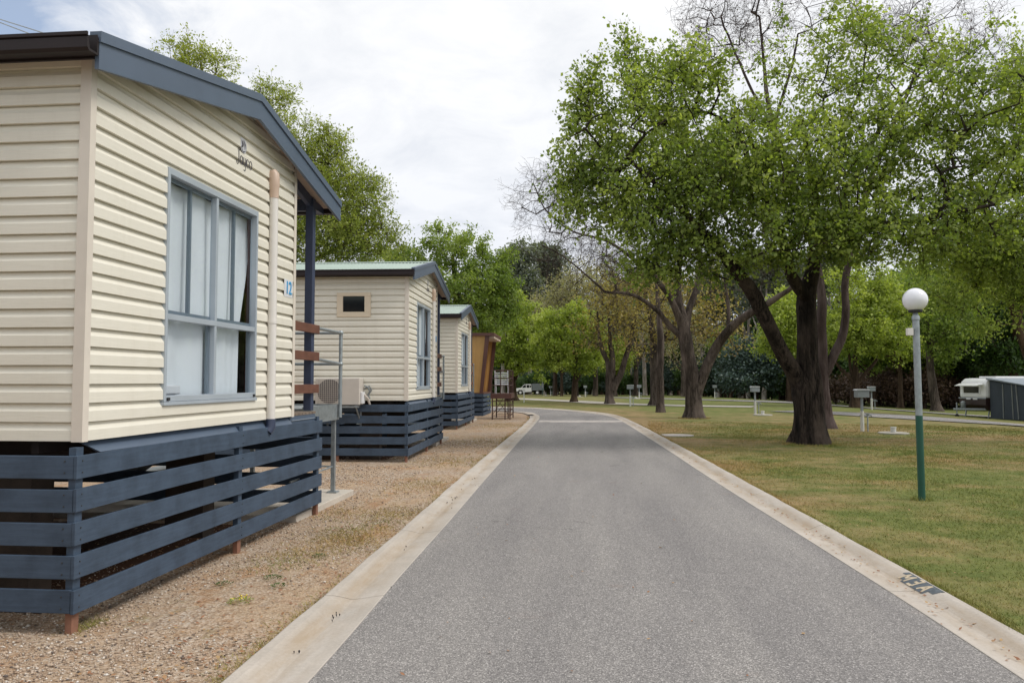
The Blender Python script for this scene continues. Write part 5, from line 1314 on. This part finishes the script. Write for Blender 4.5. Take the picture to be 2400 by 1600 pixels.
# dark and mid wood
for (px, Y, s) in ((1235, 152, .75), (1300, 156, .75), (1345, 150, .7), (1410, 145, .72), (1460, 140, .75), (1530, 132, .75), (1590, 138, .8), (1650, 130, .8), (1710, 128, .85), (1770, 118, .85), (1830, 108, .85), (1890, 112, .9), (1935, 104, .85),
                   (1990, 96, .85), (2040, 100, .9), (2090, 90, .9), (2150, 94, .95), (2210, 82, .9), (2260, 88, 1.0), (2320, 76, .9), (2370, 82, 1.0), (2430, 70, .9), (2130, 74, .7), (2300, 68, .72), (2380, 62, .75), (2230, 70, .7), (2480, 64, .9), (2060, 82, .72)):
    place('dark' if random.random() < .5 else 'dark2', px, Y, s, 'dark green tree in the shaded wood beyond the lawn', GW)
for (px, Y, s) in ((1700, 98, .7), (1845, 92, .8), (1905, 82, .7), (2105, 68, .7), (2160, 66, .7), (2050, 66, .7), (1120, 90, .8), (1020, 75, .8)):
    place('mid', px, Y, s, 'mid green bushy tree standing before the dark wood', GW)
for (px, Y, s) in ((1302, 108, .95), (1316, 100, .8), (1440, 100, .7), (1850, 68, .75), (2110, 62, .8)):
    place('light', px, Y, s, 'light green bushy tree standing before the dark wood', GW)
for (px, Y, s) in ((1300, 112, 1.2), (1350, 106, 1.2), (1395, 110, 1.25), (1440, 100, 1.1), (1490, 104, 1.15), (1600, 95, .9)):
    place('buff', px, Y, s, 'buff brown budding tree beyond the far path', 'budding trees beyond the far path')
# undergrowth
for i in range(34):
    px = 1215+i*23+ru(-8, 8); Y = 146-(px-1215)*.062+ru(-4, 4); place('shrub' if i % 3 == 1 else 'shrubd', px, Y, ru(.8, 1.15), 'dark shrub in the undergrowth at the edge of the wood', 'shrubs at the edge of the wood', 'shrub')
for (px, Y, s) in ((1745, 86, 1.25), (1775, 84, 1.15), (1715, 90, 1.1), (1690, 96, 1.0)):
    place('shrub', px, Y, s, 'blue green wattle shrub behind the lawn left of the big tree', 'blue green shrubs', 'shrub')
for i in range(13):
    px = 1965+i*26; place('brush', px+ru(-8, 8), 70+ru(-4, 6)-(px-1965)*.01, ru(.9, 1.3), 'low brown brush at the edge of the wood behind the lamp', 'brown brush', 'shrub')
for i in range(16):
    px = 1990+i*32+ru(-8, 8); place('shrubd', px, 84+ru(-6, 6), ru(1, 1.5), 'dark shrub in the undergrowth at the edge of the wood', 'shrubs at the edge of the wood', 'shrub')
for k, o in protos.items():
    for ch in list(o.children): bpy.data.objects.remove(ch)
    bpy.data.objects.remove(o)
# one continuous mass of far woodland behind everything
n = 60000; t = rng.random(n); px_ = 1100+t*1700; Yb = np.where(px_ < 1900, 176-(px_-1100)*.05, 136-(px_-1900)*.05)
hh = 15+3.5*np.sin(px_*.021)+2.0*np.sin(px_*.057+1)+1.2*np.sin(px_*.13); hh = np.where(px_ > 1850, hh+2, hh)
xx = np.array([W(p_, 900, y_)[0] for p_, y_ in zip(px_, Yb)]); yy = Yb+rng.uniform(0, 14, n); zz = -1.8+hh*rng.random(n)**.8
o = quads('far_woodland', 'leafdark', np.stack([xx, yy, zz], 1), unit(rng.normal(0, 1, (n, 3))), unit(rng.normal(0, 1, (n, 3))), rng.uniform(.8, 1.7, n), rng.uniform(.5, 1.0, n), rng.random(n)*.8)
tag(o, 'dark mass of distant woodland closing the view', 'woodland', kind='stuff')

# ------------------------------------------------------------------ truck
p = W(1241, 925, 136); tr = empty('utility_truck', (p[0], 136, gz(p[0], 136)+.02), R(4), 'white utility truck with grey canopy tray parked on the far grass', 'truck')
body = MB().prism([(-2.55, .55), (-2.58, .95), (-2.35, 1.08), (-1.45, 1.17), (-.95, 1.72), (-.55, 1.80), (.30, 1.80), (.36, 1.1), (.36, .5), (-.9, .45), (-1.05, .62), (-1.35, .82), (-1.75, .82), (-2.05, .55)], 'y', -.85, .85)
body.build('body', 'whitepaint', tr, bevel=.03)
MB().prism([(-1.32, 1.2), (-.92, 1.66), (-.60, 1.70), (-.60, 1.2)], 'y', -.862, .862).build('window', 'darkglass', tr)
MB().prism([(-.50, 1.2), (-.50, 1.70), (.0, 1.70), (.0, 1.2)], 'y', -.862, .862).build('window', 'darkglass', tr)
MB().prism([(.06, 1.25), (.06, 1.66), (.25, 1.62), (.27, 1.25)], 'y', -.862, .862).build('window', 'darkglass', tr)
MB().add([(-1.46, -.78, 1.21), (-1.46, .78, 1.21), (-1.0, .74, 1.70), (-1.0, -.74, 1.70)], [(0, 1, 2, 3)]).build('windscreen', 'darkglass', tr)
MB().box(.45, 2.45, -.9, .9, .86, 1.88).build('canopy', 'truckgrey', tr, bevel=.03)
MB().box(.40, 2.5, -.92, .92, .78, .858).build('tray', 'galv', tr)
MB().box(.4, 2.5, -.6, .6, 1.885, 1.95).build('roof_rack', 'black', tr)
MB().box(-2.3, 2.4, -.35, .35, .42, .60).build('chassis', 'black', tr)
b_ = MB().box(-2.75, -2.57, -.85, .85, .5, .82); b_.box(-2.72, -2.62, -.5, .5, .82, 1.15); b_.build('bull_bar', 'black', tr)
for x in (-1.55, 1.35):
    for y in (-.80, .80):
        w_ = MB().lathe((0, 0, -.12), [(.25, 0), (.36, .02), (.38, .06), (.38, .18), (.36, .22), (.25, .24)], 20)
        w_.v = [(x+v[0], y+v[2], .38+v[1]) for v in w_.v]; wo = w_.build('wheel', 'black', tr, smooth=True)
        r_ = MB().lathe((0, 0, -.125), [(.02, 0), (.2, 0), (.22, .02), (.22, .23), (.2, .25), (.02, .25)], 16); r_.v = [(x+v[0], y+v[2], .38+v[1]) for v in r_.v]; r_.build('rim', 'white', wo)

# ------------------------------------------------------------------ caravan with annexe
# local frame: front face at y=0 looking to -y, van width along x (0..2.1), annexe beyond x>2.1
ang = math.atan2(-.28, -.96)+math.pi/2
cx0, cy0 = 18.95, 43.1
cv = empty('caravan', (cx0, cy0, gz(cx0+.6, cy0)-.02), ang+math.pi*0, 'white caravan with brown front panel and open window shade under the trees', 'caravan')
def rr_prof(w, z0, z1, r_):
    P_ = [(0, z0), (w, z0)]
    for k in range(7): a = k/6*math.pi/2; P_.append((w-r_+r_*math.cos(a), z1-r_+r_*math.sin(a)))
    for k in range(7): a = math.pi/2+k/6*math.pi/2; P_.append((r_+r_*math.cos(a), z1-r_+r_*math.sin(a)))
    return P_
side_prof = [(0, 1.05), (0, 1.75), (.06, 1.95), (.22, 2.12), (.5, 2.18), (4.2, 2.18), (4.2, .55), (.0, .55)]
up = MB().prism([(0.02, 1.08), (0, 1.08)][:0]+[(0, 1.08), (.02, 1.75), (.10, 1.98), (.30, 2.13), (.6, 2.17), (4.2, 2.17), (4.2, 1.08)], 'x', 0, 2.0)
up.build('body', 'whitepaint', cv, bevel=.14)
MB().prism([(.22, .45), (.0, .72), (0.005, 1.075), (4.19, 1.075), (4.19, .45)], 'x', .01, 1.99).build('lower_panel', 'vandark', cv)
MB().box(.5, 1.75, .9, 3.5, 2.172, 2.26).build('roof_hatch', 'whitepaint', cv, bevel=.03)
MB().box(-.02, 2.02, -.03, .0, 1.06, 1.10).build('belt_rail', 'alu', cv)
wf = MB().box(.33, 1.63, -.035, .03, 1.30, 1.74).build('window', 'white', cv)
MB().box(.42, 1.54, -.045, -.036, 1.36, 1.70).build('pane', 'darkglass', wf)
sh = MB(); sh.add([(.1, -.03, 1.86), (1.9, -.03, 1.86), (1.8, -.45, 1.74), (.2, -.45, 1.74), (.1, -.03, 1.875), (1.9, -.03, 1.875), (1.8, -.45, 1.755), (.2, -.45, 1.755)], [(0, 1, 2, 3), (7, 6, 5, 4), (0, 4, 5, 1), (1, 5, 6, 2), (2, 6, 7, 3), (3, 7, 4, 0)])
sh.build('window_shade', 'whitepaint', cv)
for x in (.6, 1.1): MB().box(x, x+.32, -.045, -.031, 1.0, 1.09).build('vent', 'white', cv)
db = MB(); db.bar((.2, .3, .5), (1.0, -1.2, .5), .06, .09); db.bar((1.8, .3, .5), (1.0, -1.2, .5), .06, .09); db.bar((.45, -.2, .5), (1.55, -.2, .5), .05, .07); db.build('drawbar', 'galv', cv)
MB().tube([(1.0, -1.0, .12), (1.0, -1.0, .85)], .03, 8).build('jockey_stand', 'galv', cv)
w_ = MB().lathe((0, 0, -.04), [(.02, 0), (.11, .0), (.11, .08), (.02, .08)], 14); w_.v = [(1.0+v[2], -1.0+v[0], .12+v[1]) for v in w_.v]; w_.build('jockey_wheel', 'black', cv)
for x in (.1, 1.72):
    w_ = MB().lathe((0, 0, 0), [(.18, 0), (.32, .02), (.32, .16), (.18, .18)], 18); w_.v = [(x+v[2], 2.3+v[0], .32+v[1]) for v in w_.v]; w_.build('wheel', 'black', cv)
for x, y in ((.15, .35), (1.85, .35)): MB().bar((x, y, .5), (x, y-.1, .0), .05, .05).build('corner_leg', 'galv', cv)
gb = MB().tube([(.72, -.35, .5), (.72, -.35, .55), (.72, -.35, .85), (.72, -.35, .92)], [.09, .13, .13, .05], 12).build('gas_bottle', 'galv', cv, smooth=True)
an = empty('caravan_annexe', cv.location, cv.rotation_euler.z, 'charcoal canvas annexe tent with light grey roof beside the caravan', 'tent')
fw = MB(); nn = 16; vs = []; fs = []
for i in range(nn+1):
    t = i/nn; x = 2.02+2.5*t; wav = .02*math.sin(t*25)
    top = 2.02-.27*t+(.0 if t > .12 else -.0)
    vs += [(x, .25+wav, .02), (x, .25+wav*.3, top)]
for i in range(nn): fs.append((2*i, 2*i+2, 2*i+3, 2*i+1))
fw.add(vs, fs); fw.build('front_wall', 'canvas', an)
ow = MB(); vs = []; fs = []
for i in range(25):
    t = i/24; y = .25+4.0*t; wav = .02*math.sin(t*37); vs += [(4.52+wav, y, .02), (4.52, y, 1.75)]
for i in range(24): fs.append((2*i, 2*i+2, 2*i+3, 2*i+1))
ow.add(vs, fs); ow.build('outer_wall', 'canvas', an)
MB().box(2.03, 4.5, 4.24, 4.26, .02, 1.8).build('back_wall', 'canvas', an)
MB().prism([(1.9, 2.16), (2.3, 2.12), (4.62, 1.80), (4.60, 1.66), (4.57, 1.66), (4.56, 1.76), (2.3, 2.05), (1.9, 2.08)], 'y', .12, 4.4).build('roof', 'canvaslight', an)
for i, (x, s_) in enumerate(((2.95, 0), (3.6, .05), (3.95, .12))): MB().bar((x, .22, .05), (x-s_, .22, 1.85), .05, .012).build('seam', 'seam', an)
for y in (.28, 1.6, 2.6): MB().bar((4.56, y, .03), (4.545, y, 1.68), .012, .07).build('seam', 'seam', an)
for o in (cv, an): o.scale = (.9, .9, .93)
# dim trailer parked in the shade left of the annexe line
# ------------------------------------------------------------------ power lines and pole
pb = W(330, 165, 21); po = empty('power_pole', (pb[0], 21, 0), 0, 'timber power pole hidden behind the nearest cabin', 'power pole')
MB().lathe((0, 0, 0), [(.15, -.3), (.10, pb[2]+.3)], 12).build('pole', 'wood', po, smooth=True); MB().box(-.9, .9, -.05, .05, pb[2]-.05, pb[2]+.06).build('crossarm', 'wood', po)
for i, (a, c_) in enumerate((((0, 47), -.6), ((0, 69), .35))):
    q0 = W(-900, a[1]-(345 if i == 0 else 315), 26); q1 = (pb[0]+c_, 21, pb[2]+.08)
    pts = [tuple(q1[k]+(q0[k]-q1[k])*t+(0 if k != 2 else -.06*math.sin(math.pi*t)) for k in range(3)) for t in np.linspace(0, 1, 20)]
    o = MB().tube(pts, .017, 5).build('power_line', 'galv', None)
    tag(o, ['upper of two overhead wires crossing the top left sky', 'lower of two overhead wires crossing the top left sky'][i], 'power line', 'overhead wires')

sc.render.resolution_x = 1024; sc.render.resolution_y = 682
sc.cycles.use_denoising = True; sc.cycles.max_bounces = 8; sc.cycles.transparent_max_bounces = 12
sc.cycles.sample_clamp_indirect = 6
